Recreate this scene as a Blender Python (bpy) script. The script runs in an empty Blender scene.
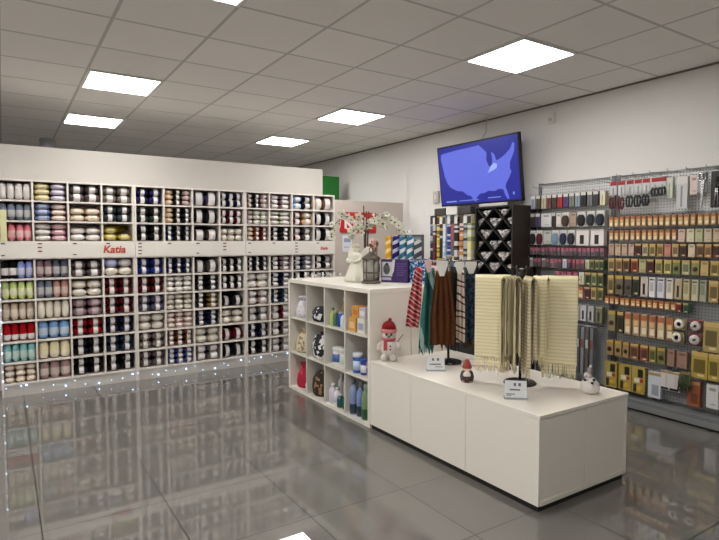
import bpy, bmesh, math, random
from mathutils import Vector, Matrix
PI = math.pi
SC = bpy.context.scene
COL = SC.collection
random.seed(7)

# ------------------------------------------------------------------ camera, world, exposure
CAM_H = 1.456
cam_d = bpy.data.cameras.new('camera')
cam_d.sensor_width = 36.0
cam_d.lens = 548.4 / 719 * 36.0
cam = bpy.data.objects.new('camera', cam_d)
COL.objects.link(cam)
cam.location = (0, 0, CAM_H)
cam.rotation_euler = (PI / 2 - 0.0530, 0, -0.5761)
SC.camera = cam
w = bpy.data.worlds.new('world')
SC.world = w
w.use_nodes = True
w.node_tree.nodes['Background'].inputs[0].default_value = (0.02, 0.022, 0.026, 1)
w.node_tree.nodes['Background'].inputs[1].default_value = 1.0
SC.view_settings.view_transform = 'Standard'
SC.view_settings.look = 'None'
SC.view_settings.exposure = 0.0
SC.view_settings.gamma = 1.0
SC.view_settings.use_curve_mapping = False
PANEL_LIGHT = 28.0          # strength of one lit ceiling panel
CEIL = 2.8475

# ------------------------------------------------------------------ helpers
def lin(c):
    out = []
    for v in c[:3]:
        v = v / 255.0
        out.append(v / 12.92 if v <= 0.04045 else ((v + 0.055) / 1.055) ** 2.4)
    return (out[0], out[1], out[2], 1.0)

_M = {}
def mat(rgb, rough=0.6, metal=0.0, spec=0.5, bump=0.0, bscale=60.0, var=0.0, emit=0.0, trans=0.0, alpha=1.0, coat=0.0):
    key = (tuple(rgb), rough, metal, spec, bump, bscale, var, emit, trans, alpha, coat)
    if key in _M:
        return _M[key]
    m = bpy.data.materials.new('mat_%d_%d_%d' % tuple(int(x) for x in rgb[:3]))
    m.use_nodes = True
    nt = m.node_tree
    b = nt.nodes['Principled BSDF']
    b.inputs['Base Color'].default_value = lin(rgb)
    b.inputs['Roughness'].default_value = rough
    b.inputs['Metallic'].default_value = metal
    b.inputs['Specular IOR Level'].default_value = spec
    b.inputs['Transmission Weight'].default_value = trans
    b.inputs['Alpha'].default_value = alpha
    b.inputs['Coat Weight'].default_value = coat
    if emit:
        b.inputs['Emission Color'].default_value = lin(rgb)
        b.inputs['Emission Strength'].default_value = emit
    if bump or var:
        tc = nt.nodes.new('ShaderNodeTexCoord')
        n = nt.nodes.new('ShaderNodeTexNoise')
        n.inputs['Scale'].default_value = bscale
        n.inputs['Detail'].default_value = 3
        nt.links.new(tc.outputs['Object'], n.inputs['Vector'])
        if var:
            mx = nt.nodes.new('ShaderNodeMix'); mx.data_type = 'RGBA'
            a, c = lin(rgb), lin(rgb)
            mx.inputs[6].default_value = tuple(min(1, v * (1 - var)) for v in a[:3]) + (1,)
            mx.inputs[7].default_value = tuple(min(1, v * (1 + var)) for v in c[:3]) + (1,)
            nt.links.new(n.outputs['Fac'], mx.inputs[0])
            nt.links.new(mx.outputs[2], b.inputs['Base Color'])
        if bump:
            bp = nt.nodes.new('ShaderNodeBump')
            bp.inputs['Strength'].default_value = bump
            bp.inputs['Distance'].default_value = 0.01
            nt.links.new(n.outputs['Fac'], bp.inputs['Height'])
            nt.links.new(bp.outputs['Normal'], b.inputs['Normal'])
    _M[key] = m
    return m

class MB:
    """collects shapes into one mesh"""
    def __init__(self):
        self.bm = bmesh.new()
    def box(self, x0, x1, y0, y1, z0, z1, bev=0.0, mi=0):
        r = bmesh.ops.create_cube(self.bm, size=1.0)
        vs = r['verts']
        for v in vs:
            v.co = Vector((x0 + (v.co.x + .5) * (x1 - x0), y0 + (v.co.y + .5) * (y1 - y0), z0 + (v.co.z + .5) * (z1 - z0)))
        fs = set(f for v in vs for f in v.link_faces)
        for f in fs: f.material_index = mi
        if bev:
            es = list(set(e for v in vs for e in v.link_edges))
            bmesh.ops.bevel(self.bm, geom=es, offset=bev, segments=2, affect='EDGES', profile=0.6)
        return self
    def lathe(self, prof, segs=16, center=(0, 0, 0), axis='Z', sx=1.0, sy=1.0, mi=0, smooth=True, wob=None):
        c = Vector(center)
        rings = []
        for (r, z) in prof:
            ring = []
            for i in range(segs):
                a = 2 * PI * i / segs
                rr = r * (wob(a, z) if wob else 1.0)
                p = (rr * math.cos(a) * sx, rr * math.sin(a) * sy, z)
                if axis == 'X': p = (p[2], p[0], p[1])
                elif axis == 'Y': p = (p[0], p[2], p[1])
                ring.append(self.bm.verts.new(c + Vector(p)))
            rings.append(ring)
        fs = []
        for k in range(len(rings) - 1):
            for i in range(segs):
                j = (i + 1) % segs
                fs.append(self.bm.faces.new((rings[k][i], rings[k][j], rings[k + 1][j], rings[k + 1][i])))
        if prof[0][0] > 1e-5: fs.append(self.bm.faces.new(list(reversed(rings[0]))))
        if prof[-1][0] > 1e-5: fs.append(self.bm.faces.new(rings[-1]))
        for f in fs:
            f.material_index = mi
            f.smooth = smooth and len(f.verts) == 4
        return self
    def tube(self, pts, r, segs=8, mi=0, caps=True):
        pts = [Vector(p) for p in pts]
        rs = r if isinstance(r, (list, tuple)) else [r] * len(pts)
        rings = []
        for k, p in enumerate(pts):
            d = (pts[min(k + 1, len(pts) - 1)] - pts[max(k - 1, 0)])
            d.normalize()
            u = d.cross(Vector((0, 0, 1)))
            if u.length < 1e-3: u = d.cross(Vector((0, 1, 0)))
            u.normalize(); v = d.cross(u)
            rings.append([self.bm.verts.new(p + rs[k] * (math.cos(2 * PI * i / segs) * u + math.sin(2 * PI * i / segs) * v)) for i in range(segs)])
        for k in range(len(rings) - 1):
            for i in range(segs):
                j = (i + 1) % segs
                f = self.bm.faces.new((rings[k][i], rings[k][j], rings[k + 1][j], rings[k + 1][i]))
                f.smooth = True; f.material_index = mi
        if caps:
            for f in (self.bm.faces.new(rings[0]), self.bm.faces.new(rings[-1])): f.material_index = mi
        return self
    def ball(self, c, rx, ry=None, rz=None, segs=12, mi=0, rot=None):
        ry = rx if ry is None else ry
        rz = rx if rz is None else rz
        r = bmesh.ops.create_uvsphere(self.bm, u_segments=segs, v_segments=max(6, segs * 2 // 3), radius=1.0)
        for v in r['verts']:
            p = Vector((v.co.x * rx, v.co.y * ry, v.co.z * rz))
            if rot is not None: p = rot @ p
            v.co = p + Vector(c)
            for f in v.link_faces:
                f.smooth = True; f.material_index = mi
        return self
    def poly(self, pts, d, mi=0):
        """flat outline extruded by vector d"""
        a = [self.bm.verts.new(Vector(p)) for p in pts]
        b = [self.bm.verts.new(Vector(p) + Vector(d)) for p in pts]
        fs = [self.bm.faces.new(a), self.bm.faces.new(list(reversed(b)))]
        for i in range(len(a)):
            j = (i + 1) % len(a)
            fs.append(self.bm.faces.new((a[j], a[i], b[i], b[j])))
        for f in fs: f.material_index = mi
        return self
    def mesh(self, name, mats):
        bmesh.ops.recalc_face_normals(self.bm, faces=self.bm.faces[:])
        me = bpy.data.meshes.new(name)
        self.bm.to_mesh(me); self.bm.free()
        for m in (mats if isinstance(mats, (list, tuple)) else [mats]): me.materials.append(m)
        return me
    def build(self, name, mats, parent=None, loc=(0, 0, 0), rotz=0.0):
        return link(name, self.mesh(name, mats), parent, loc, rotz)

def link(name, me, parent=None, loc=(0, 0, 0), rotz=0.0):
    o = bpy.data.objects.new(name, me)
    COL.objects.link(o)
    o.location = loc
    o.rotation_euler = (0, 0, rotz)
    if parent is not None: o.parent = parent
    return o
def tag(o, label=None, cat=None, group=None, kind=None):
    if label: o['label'] = label
    if cat: o['category'] = cat
    if group: o['group'] = group
    if kind: o['kind'] = kind
    return o
def thing(name, label, cat, loc=(0, 0, 0), rotz=0.0, group=None):
    o = bpy.data.objects.new(name, None)
    COL.objects.link(o)
    o.empty_display_size = 0.05
    o.location = loc
    o.rotation_euler = (0, 0, rotz)
    return tag(o, label, cat, group)
def struct(name, mb, m):
    return tag(mb.build(name, m), kind='structure')
def ycol(px, X):
    """distance along the right wall of a sight line, at wall offset X"""
    return X / math.tan(0.5761 + math.atan((px - 359.5) / 548.4))
ORD = ['first', 'second', 'third', 'fourth', 'fifth', 'sixth', 'seventh', 'eighth', 'ninth', 'tenth', 'eleventh', 'twelfth', 'thirteenth',
       'fourteenth', 'fifteenth', 'sixteenth', 'seventeenth', 'eighteenth', 'nineteenth', 'twentieth', 'twenty-first', 'twenty-second', 'twenty-third', 'twenty-fourth']

# ------------------------------------------------------------------ setting
WALL_X = 4.72
def tile_mat(name, base, var, grout, size, off, gw, rough, coat=0.0, spec=0.5, bump=0.0):
    m = bpy.data.materials.new(name); m.use_nodes = True
    nt = m.node_tree; b = nt.nodes['Principled BSDF']
    geo = nt.nodes.new('ShaderNodeNewGeometry')
    sep = nt.nodes.new('ShaderNodeSeparateXYZ')
    nt.links.new(geo.outputs['Position'], sep.inputs[0])
    def math_n(op, a, bb):
        n = nt.nodes.new('ShaderNodeMath'); n.operation = op
        for i, v in enumerate((a, bb)):
            if v is None: continue
            if isinstance(v, (int, float)): n.inputs[i].default_value = v
            else: nt.links.new(v, n.inputs[i])
        return n.outputs[0]
    masks, cells = [], []
    for ax, o in (('X', off[0]), ('Y', off[1])):
        s = math_n('SUBTRACT', sep.outputs[ax], o)
        d = math_n('DIVIDE', s, size)
        fl = math_n('FLOOR', d, None)
        fr = math_n('SUBTRACT', d, fl)
        e = math_n('MINIMUM', fr, math_n('SUBTRACT', 1.0, fr))
        masks.append(math_n('LESS_THAN', e, gw / size / 2))
        cells.append(fl)
    mk = math_n('MAXIMUM', masks[0], masks[1])
    cmb = nt.nodes.new('ShaderNodeCombineXYZ')
    nt.links.new(cells[0], cmb.inputs[0]); nt.links.new(cells[1], cmb.inputs[1])
    wn = nt.nodes.new('ShaderNodeTexWhiteNoise'); wn.noise_dimensions = '2D'
    nt.links.new(cmb.outputs[0], wn.inputs['Vector'])
    nz = nt.nodes.new('ShaderNodeTexNoise'); nz.inputs['Scale'].default_value = 6; nz.inputs['Detail'].default_value = 5
    nt.links.new(geo.outputs['Position'], nz.inputs['Vector'])
    fac = math_n('ADD', math_n('MULTIPLY', wn.outputs['Value'], 0.55), math_n('MULTIPLY', nz.outputs['Fac'], 0.45))
    mx = nt.nodes.new('ShaderNodeMix'); mx.data_type = 'RGBA'
    L = lin(base)
    mx.inputs[6].default_value = tuple(v * (1 - var) for v in L[:3]) + (1,)
    mx.inputs[7].default_value = tuple(v * (1 + var) for v in L[:3]) + (1,)
    nt.links.new(fac, mx.inputs[0])
    m2 = nt.nodes.new('ShaderNodeMix'); m2.data_type = 'RGBA'
    nt.links.new(mk, m2.inputs[0]); nt.links.new(mx.outputs[2], m2.inputs[6])
    m2.inputs[7].default_value = lin(grout)
    nt.links.new(m2.outputs[2], b.inputs['Base Color'])
    r = math_n('ADD', rough, math_n('MULTIPLY', mk, 0.35))
    nt.links.new(r, b.inputs['Roughness'])
    nt.links.new(math_n('MULTIPLY', math_n('SUBTRACT', 1.0, math_n('MULTIPLY', mk, .8)), spec), b.inputs['Specular IOR Level'])
    b.inputs['Coat Weight'].default_value = coat
    b.inputs['Coat Roughness'].default_value = 0.03
    if bump:
        bp = nt.nodes.new('ShaderNodeBump'); bp.inputs['Strength'].default_value = bump; bp.inputs['Distance'].default_value = 0.004
        inv = math_n('SUBTRACT', 1.0, mk)
        nt.links.new(inv, bp.inputs['Height']); nt.links.new(bp.outputs['Normal'], b.inputs['Normal'])
    return m

RX0, RX1, RY0, RY1 = -5.5, WALL_X, -2.5, 10.5
m_wall = mat((226, 223, 220), 0.85, bump=0.03, bscale=90)
struct('floor', MB().box(RX0 - .1, RX1 + .1, RY0 - .1, RY1 + .1, -0.1, 0.0),
       tile_mat('floor_tiles', (112, 109, 105), 0.06, (44, 43, 41), 0.6, (0.2042 * .6, 4.1766 * .6), 0.006, 0.004, spec=1.0))
struct('ceiling', MB().box(RX0 - .1, RX1 + .1, RY0 - .1, RY1 + .1, CEIL, CEIL + .1),
       tile_mat('ceiling_tiles', (244, 240, 236), 0.04, (204, 200, 196), 0.6, (1.0279 * .6, 6.3044 * .6), 0.022, 0.9, spec=0.2, bump=0.3))
struct('wall_right', MB().box(RX1, RX1 + .1, RY0, RY1, 0, CEIL), m_wall)
struct('wall_left', MB().box(RX0 - .1, RX0, RY0, RY1, 0, CEIL), m_wall)
struct('wall_back', MB().box(RX0, RX1, RY1, RY1 + .1, 0, CEIL), m_wall)
struct('wall_front', MB().box(RX0, RX1, RY0 - .1, RY0, 0, CEIL), m_wall)
# partition behind the yarn shelving and the lower one beside it
struct('wall_partition', MB().box(RX0, 3.525, 6.31, 6.39, 0, 2.385, 0.004), mat((194, 189, 183), 0.8, bump=0.02))
struct('wall_low', MB().box(3.535, WALL_X, 6.15, 6.21, 0, 1.988, 0.004), mat((200, 188, 178), 0.8, bump=0.02))
struct('trim_ceiling', MB().box(WALL_X - .022, WALL_X, RY0, RY1, CEIL - .012, CEIL - .001), mat((120, 112, 104), 0.7))

# lit ceiling panels: those in view, then unseen ones added for even light
def panel_light(D, X, label):
    x0, y0 = 1.0279 * .6 + D * .6, 6.3044 * .6 + X * .6
    t = thing('ceiling_light', label, 'ceiling light', (x0 + .3, y0 + .3, CEIL), 0, 'square lit ceiling panels')
    f = MB()
    for a in ((-.295, .295, -.295, -.272), (-.295, .295, .272, .295), (-.295, -.272, -.272, .272), (.272, .295, -.272, .272)):
        f.box(a[0], a[1], a[2], a[3], -.012, -.001)
    f.build('frame', mat((235, 235, 232), 0.5), t)
    e = bpy.data.materials.get('lit_diffuser')
    if e is None:
        e = bpy.data.materials.new('lit_diffuser'); e.use_nodes = True
        b = e.node_tree.nodes['Principled BSDF']
        b.inputs['Base Color'].default_value = (.8, .8, .8, 1)
        b.inputs['Emission Color'].default_value = (1.0, 0.985, 0.945, 1)
        b.inputs['Emission Strength'].default_value = PANEL_LIGHT
    MB().box(-.272, .272, -.272, .272, -.009, -.002).build('diffuser', e, t)
panel_light(0, -2, 'lit square ceiling panel cut by the top edge of the view')
panel_light(0, 2, 'large lit square ceiling panel over the first yarn shelving unit')
panel_light(0, 5, 'lit square ceiling panel just in front of the silver duct')
panel_light(4, -2, 'lit square ceiling panel nearest the wall screen, largest of all')
panel_light(4, 2, 'lit square ceiling panel second in the row running past the wall screen')
panel_light(4, 5, 'lit square ceiling panel farthest back, above the end of the partition')
for D, X in ((0, -6), (-4, -6), (-4, -2), (-4, 2), (-8, -6), (-8, -2), (-8, 2)):  # extra panels outside the view, added for their light
    panel_light(D, X, 'lit square ceiling panel behind the viewer')

# ------------------------------------------------------------------ yarn shelving
Y0 = 6.0
XS = [-0.047, 0.245, 0.540, 0.838, 1.141, 1.439, 1.740, 2.040, 2.337, 2.640, 2.935, 3.230, 3.525]
ZR = [2.020, 1.829, 1.638, 1.446, 1.291, 1.095, 0.899, 0.703, 0.507, 0.311, 0.115]   # board centres: 3 rows, band, 6 rows
m_shelf = mat((222, 214, 206), 0.45, spec=0.4)
m_back = mat((200, 195, 190), 0.7)
T = 0.016
def yarn_unit(i0, label, brand):
    x0, x1 = XS[i0], XS[i0 + 4]
    t = thing('yarn_shelving', label, 'shelving', ((x0 + x1) / 2, Y0, 0), 0, 'white yarn shelving units')
    cx = (x0 + x1) / 2
    D = 0.30
    for s in (-1, 1):
        e = (x0 + .001 if s < 0 else x1 - .001) - cx
        MB().box(min(e, e - s * .018), max(e, e - s * .018), 0, D, 0, 2.029, 0.002).build('side_panel', m_shelf, t)
    for k in (1, 2, 3):
        x = XS[i0 + k] - cx
        MB().box(x - T / 2, x + T / 2, 0.003, D - .01, .11, 2.015).build('divider', m_shelf, t)
    for z in ZR:
        MB().box(x0 + .019 - cx, x1 - .019 - cx, 0.001, D - .01, z - T / 2, z + T / 2).build('shelf', m_shelf, t)
    MB().box(x0 + .019 - cx, x1 - .019 - cx, D - .01, D, .02, 2.02).build('back_panel', m_back, t)
    MB().box(x0 + .019 - cx, x1 - .019 - cx, 0.012, 0.03, .0, .107).build('plinth', mat((196, 190, 182), .4), t)
    h = MB().box(x0 + .002 - cx, x1 - .002 - cx, -.008, .0, ZR[4] + .002, ZR[3] - .006, 0.001).build('header_panel', mat((226, 220, 212), 0.5), t)
    ma, mb_ = mat((112, 40, 44), .6), mat((60, 52, 54), .6)
    for k in range(4):
        xx = XS[i0 + k] + .03 - cx
        n = 3 if (k + i0) % 3 == 1 else 1
        for q in range(n):
            MB().box(xx, xx + .035, -.0095, -.0078, 1.424 - q * .036, 1.436 - q * .036).build('printed_label', mb_ if n == 1 else ma, h)
        if (k + i0) % 2 == 0: MB().box(xx, xx + .03, -.0095, -.0078, 1.318, 1.328).build('printed_label', mb_, h)
    if brand == 'big':
        text('brand_lettering', 'Katia', 0.102, (0.17 - .0 + .118, -.0102, 1.338), mat((190, 76, 52), .5), h, 0.003)
    elif brand == 'small':
        text('brand_lettering', 'Katia', 0.05, (0.38, -.0102, 1.35), mat((196, 92, 84), .5), h, 0.002)
    return t
def text(name, s, size, loc, m, parent, off=0.0, rot=(PI / 2, 0, 0), align='LEFT'):
    c = bpy.data.curves.new(name, 'FONT')
    c.body = s; c.size = size; c.extrude = 0.0012; c.offset = off; c.shear = 0.18 if align == 'LEFT' else 0.0
    c.align_x = align
    c.materials.append(m)
    tmp = bpy.data.objects.new(name, c)
    me = bpy.data.meshes.new_from_object(tmp)
    bpy.data.objects.remove(tmp); bpy.data.curves.remove(c)
    o = link(name, me, parent, loc)
    o.rotation_euler = rot
    return o
yarn_unit(0, 'white yarn shelving unit with red lettering on its band, farthest from the corner', 'big')
yarn_unit(4, 'white yarn shelving unit standing between the two other yarn units', None)
yarn_unit(8, 'white yarn shelving unit partly hidden behind the white cube shelf', 'small')

CN = {  # colour words and their colours
 'pearl grey': (205, 198, 200), 'blue grey': (118, 126, 142), 'pink': (226, 132, 142), 'black': (20, 19, 21), 'periwinkle': (146, 158, 222),
 'lime': (200, 214, 138), 'beige': (196, 178, 154), 'red': (168, 14, 24), 'aqua': (146, 204, 206), 'pale tan': (226, 204, 178), 'yellow': (222, 206, 136),
 'lilac': (184, 180, 208), 'blue': (112, 134, 188), 'pinkish beige': (220, 190, 178), 'white': (226, 221, 214), 'rose': (206, 150, 166), 'mauve': (142, 112, 122),
 'slate': (96, 98, 116), 'terracotta': (190, 142, 132), 'cream': (226, 216, 198), 'sky blue': (130, 172, 224), 'butter': (230, 220, 182), 'dusty mauve': (176, 146, 144),
 'charcoal': (66, 60, 60), 'light grey': (212, 204, 200), 'brown grey': (92, 80, 80), 'burgundy': (84, 12, 24), 'deep red': (136, 8, 20), 'taupe': (122, 112, 106),
 'dark slate': (50, 58, 64), 'mustard': (172, 150, 44), 'navy': (22, 26, 58), 'dark teal': (26, 48, 66), 'purple navy': (36, 34, 78), 'dark green': (34, 44, 38),
 'royal navy': (22, 42, 116), 'greyish lavender': (84, 82, 104), 'oatmeal': (204, 194, 178), 'rust': (116, 58, 34), 'violet blue': (74, 84, 142), 'denim': (52, 60, 92),
 'plum': (72, 58, 84), 'grey': (108, 106, 106), 'pale green': (204, 212, 180), 'brown': (104, 72, 56), 'dark red': (104, 26, 36), 'tan': (206, 170, 130), 'ochre': (122, 100, 52)}
_Y = {}
def yarn_mat(c):
    if c not in _Y: _Y[c] = mat(CN[c], 0.95, spec=0.15, bump=0.5, bscale=26, var=0.22)
    return _Y[c]
m_lab = mat((216, 211, 209), 0.6, bump=0.0, bscale=16, var=0.24)
m_lab2 = mat((214, 204, 180), 0.6, bscale=7, var=0.10)
def skein_prof(n=11, p=2.6):
    pr = []
    for k in range(n):
        t = -1 + 2 * k / (n - 1)
        t = math.sin(t * PI / 2)
        r = max(0.0, 1 - abs(t) ** p) ** (1 / p)
        pr.append((0.5 * max(r, 0.02 if k in (0, n - 1) else r), 0.5 * t))
    return pr
def prof_r(t, p=2.6):
    return 0.5 * max(0.0, 1 - abs(2 * t) ** p) ** (1 / p)
def body_mesh(axis):
    def wob(a, z): return 1 + 0.03 * math.sin(5 * a + z * 14)
    return MB().lathe(skein_prof(p=2.6 if axis == 'X' else 3.6), 14, axis=axis, wob=wob).mesh('yarn', [yarn_mat('black')])
def band_mesh(axis, a, b):
    pr = [(prof_r(a + (b - a) * k / 4, 2.6 if axis == 'X' else 3.6) * 1.035 + .006, a + (b - a) * k / 4) for k in range(5)]
    return MB().lathe(pr, 14, axis=axis).mesh('paper_band', [m_lab])
YM = {'H': body_mesh('X'), 'V': body_mesh('Z')}
BM_ = {('H', 'n'): band_mesh('X', -.165, .165), ('H', 'w'): band_mesh('X', -.28, .28), ('H', 'm'): band_mesh('X', -.22, .22), ('V', 'n'): band_mesh('Z', -.3, .12), ('V', 'w'): band_mesh('Z', -.36, .26), ('V', 'l'): band_mesh('Z', -.42, -.12)}
def H(nx, nz, cols, band='n', hf=1.0): return ('H', nx, nz, cols.split(','), band, hf)
def V(nx, cols, band='n', hf=1.0): return ('V', nx, 1, cols.split(','), band, hf)
CELLS = {
 (1,1): V(4,'pearl grey','w',.95), (1,2): V(4,'blue grey','n',.95), (1,3): V(4,'pink','n',.95), (1,4): V(4,'black,black,periwinkle,periwinkle','n',.95),
 (1,5): V(4,'lime'), (1,6): V(4,'beige'), (1,7): V(4,'red','l'), (1,8): V(4,'aqua','n'), (1,9): H(3,3,'pale tan','w'),
 (2,1): H(2,3,'yellow,lilac','w'), (2,2): H(2,3,'blue,pinkish beige','w'), (2,3): H(2,3,'white,rose','w'), (2,4): V(4,'mauve,mauve,slate,slate'),
 (2,5): V(4,'blue grey,blue grey,terracotta,terracotta'), (2,6): V(4,'cream','w'), (2,7): V(3,'sky blue'), (2,8): V(3,'butter','l'), (2,9): V(3,'dusty mauve'),
 (3,1): H(2,2,'brown grey','m'), (3,2): H(2,2,'pale tan','w',.8), (3,3): H(2,2,'light grey','w',.8), (3,4): H(2,2,'brown grey','m',.9), (3,5): H(2,2,'cream','w',.9),
 (3,6): H(2,2,'mauve','m'), (3,7): H(2,2,'deep red'), (3,8): H(2,2,'black'), (3,9): H(2,2,'black'),
 (4,1): H(2,2,'taupe','m'), (4,2): H(2,2,'dark slate','n'), (4,3): H(2,2,'mustard','w',.85), (4,4): H(2,2,'pearl grey,light grey','w'), (4,5): H(2,2,'burgundy'),
 (4,6): H(2,2,'burgundy'), (4,7): H(2,2,'navy'), (4,8): H(2,2,'dark teal'), (4,9): H(2,2,'black'),
 (5,1): H(2,2,'purple navy'), (5,2): H(2,2,'dark green'), (5,3): H(2,2,'black'), (5,4): H(2,2,'royal navy'), (5,5): H(2,2,'burgundy'), (5,6): H(2,2,'greyish lavender'),
 (5,7): H(2,2,'oatmeal','w'), (5,8): H(2,2,'taupe'), (5,9): H(2,2,'brown grey'),
 (6,1): H(3,3,'tan,black,dusty mauve','n'), (6,2): H(3,3,'tan,black,black'), (6,3): H(3,3,'dark teal,black,black'), (6,4): H(3,3,'navy'), (6,5): H(3,3,'white','w'),
 (6,6): H(3,3,'oatmeal','w'), (6,7): H(3,3,'pinkish beige','w'), (6,8): H(3,3,'rust','m'), (6,9): H(3,3,'violet blue','m'),
 (7,1): H(2,1,'denim,plum','w'), (7,2): H(2,1,'black','m',.95), (7,3): H(2,1,'charcoal','w',.8), (7,4): H(2,1,'charcoal','m',.85), (7,5): H(2,3,'black'), (7,6): H(2,3,'black,ochre'),
 (7,7): H(2,3,'navy'), (7,8): H(2,2,'oatmeal','w'), (7,9): H(2,2,'grey','w'),
 (8,1): H(3,2,'navy','m'), (8,2): H(3,2,'burgundy','m'), (8,3): H(3,2,'oatmeal','w',.85), (8,4): H(3,2,'black','m',.9), (8,5): H(3,2,'black','m',.9), (8,6): H(2,1,'black','n',.7),
 (8,7): H(2,2,'cream','w',.9), (8,8): H(2,1,'burgundy','n',.8), (8,9): H(2,1,'black','n',.85),
 (9,1): H(3,3,'brown,black,dusty mauve'), (9,2): H(3,3,'mauve,pale green,pale green','w'), (9,3): H(3,3,'beige,rust,dark red'), (9,4): H(3,3,'black'), (9,5): H(2,2,'cream','w'),
 (9,6): H(2,2,'dusty mauve','w'), (9,7): H(2,2,'grey','w'), (9,8): H(2,2,'navy'), (9,9): H(2,2,'black'),
 (10,1): H(2,3,'mauve','w'), (10,2): H(2,3,'oatmeal,pale green','w'), (10,3): H(2,3,'black','n'), (10,4): H(2,3,'black,mauve','m'), (10,5): H(2,3,'navy','m'),
 (10,6): H(2,3,'dark teal','n'), (10,7): H(2,2,'dark red','w'), (10,8): H(2,2,'charcoal','w'), (10,9): H(2,2,'grey','w'),
 (11,1): H(2,2,'sky blue,black','m'), (11,2): H(2,2,'dark red,tan','m'), (11,3): H(2,2,'burgundy,charcoal','m'), (11,4): H(2,3,'navy,slate','m'), (11,5): H(2,3,'black','m'),
 (12,1): H(2,1,'tan,brown','w'), (12,2): H(2,1,'black','m'), (12,3): H(2,1,'black','m'), (12,4): H(2,2,'black','m'), (12,5): H(2,2,'black','m')}
def cell_box(c, r):
    xa, xb = XS[c - 1] + T / 2, XS[c] - T / 2
    if (c - 1) % 4 == 0: xa = XS[c - 1] + .020
    if c % 4 == 0: xb = XS[c] - .020
    i = r - 1 if r <= 3 else r
    return xa, xb, ZR[i + 1] + T / 2, ZR[i] - T / 2
front, rear = [], []
for (c, r), (ty, nx, nz, cols, band, hf) in CELLS.items():
    xa, xb, za, zb = cell_box(c, r)
    wx = (xb - xa - .006) / nx
    hz = (zb - za - .012) * hf / nz
    dy = min(0.112, max(hz, wx)) if ty == 'H' else min(.105, wx * 1.1)
    rg = random.Random(c * 100 + r)
    for i in range(nx):
        col = cols[i % len(cols)] if len(cols) == nx else cols[0]
        for k in range(nz):
            if (c, r) == (4, 3) and (i, k) == (1, 1): continue
            p = (xa + .003 + wx * (i + .5), Y0 + .014 + dy / 2 + rg.uniform(0, .012), za + .002 + hz * (k + .5))
            sc = (wx * .945, dy, hz * .98) if ty == 'V' else (wx * rg.uniform(.92, .98), dy, hz * .945)
            layer = ({1: ['only'], 2: ['lower', 'upper'], 3: ['bottom', 'middle', 'top']}[nz])[k]
            cc = col
            if (c, r) == (4, 4): cc = ('cream' if k == 0 else ('periwinkle' if i == 0 else 'pearl grey'))
            front.append((ty, p, sc, cc, band, c, r, i, layer, rg.uniform(-.05, .05)))
            rear.append((ty, (p[0], Y0 + .034 + dy * 1.62, p[2]), sc, cc))
    if nz * hz < .16:
        rear.append((ty if ty == 'H' else 'H', ((xa + xb) / 2, Y0 + .262, zb - .05), (xb - xa - .02, .05, .08), cols[0]))
balls = sorted([f for f in front if f[0] == 'H'], key=lambda f: Vector(f[1]).xy.length)
keep = set(id(f) for f in balls[:300])
extra = []
for f in front:
    ty, p, sc, cc, band, c, r, i, layer, rz = f
    if ty == 'H' and id(f) not in keep:
        extra.append(f); continue
    nm = 'yarn_ball' if ty == 'H' else 'yarn_skein'
    o = bpy.data.objects.new(nm, YM[ty]); COL.objects.link(o)
    o.location = p; o.scale = sc
    s = o.material_slots[0]; s.link = 'OBJECT'; s.material = yarn_mat(cc)
    row = ORD[r - 1]
    if ty == 'H':
        lb = '%s yarn ball with paper band, %s in %s layer, %s shelf down, %s column' % (cc, ORD[i], layer, row, ORD[c - 1])
        tag(o, lb, 'yarn ball', 'yarn balls lying in the wall shelving')
    else:
        lb = '%s upright yarn skein, %s along the %s shelf down, %s column' % (cc, ORD[i], row, ORD[c - 1])
        tag(o, lb, 'yarn skein', 'yarn skeins standing in the wall shelving')
    b = bpy.data.objects.new('paper_band', BM_[(ty, band)]); COL.objects.link(b); b.parent = o
    lum = sum(CN[cc]) / 3
    if ty == 'V' and lum > 70:
        s = b.material_slots[0]; s.link = 'OBJECT'; s.material = mat(tuple(int(.42 * v + .58 * q) for v, q in zip(CN[cc], (222, 214, 204))), .6, bscale=16, var=.16)
    elif lum > 120:
        s = b.material_slots[0]; s.link = 'OBJECT'; s.material = mat(tuple(int(.5 * v + .5 * q) for v, q in zip(CN[cc], (222, 216, 210))), .6, bscale=16, var=.2)
# what lies behind and beyond, as one heap
cols_used = sorted(set(x[3] for x in rear) | set(x[3] for x in extra))
hb = bmesh.new()
def dump(me, p, sc, mi):
    n0 = len(hb.verts)
    tmp = bmesh.new(); tmp.from_mesh(me)
    mp = {}
    for v in tmp.verts: mp[v] = hb.verts.new((v.co.x * sc[0] + p[0], v.co.y * sc[1] + p[1], v.co.z * sc[2] + p[2]))
    for f in tmp.faces:
        g = hb.faces.new([mp[v] for v in f.verts]); g.material_index = mi; g.smooth = f.smooth
    tmp.free()
for ty, p, sc, cc in rear: dump(YM[ty], p, sc, cols_used.index(cc))
for f in extra:
    dump(YM['H'], f[1], f[2], cols_used.index(f[3])); dump(BM_[('H', f[4])], f[1], f[2], len(cols_used))
me = bpy.data.meshes.new('yarn_stock'); hb.to_mesh(me); hb.free()
for c in cols_used: me.materials.append(yarn_mat(c))
me.materials.append(m_lab)
tag(link('yarn_stock', me), 'yarn packed at the back and far end of the wall shelving', 'yarn', kind='stuff')

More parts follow.
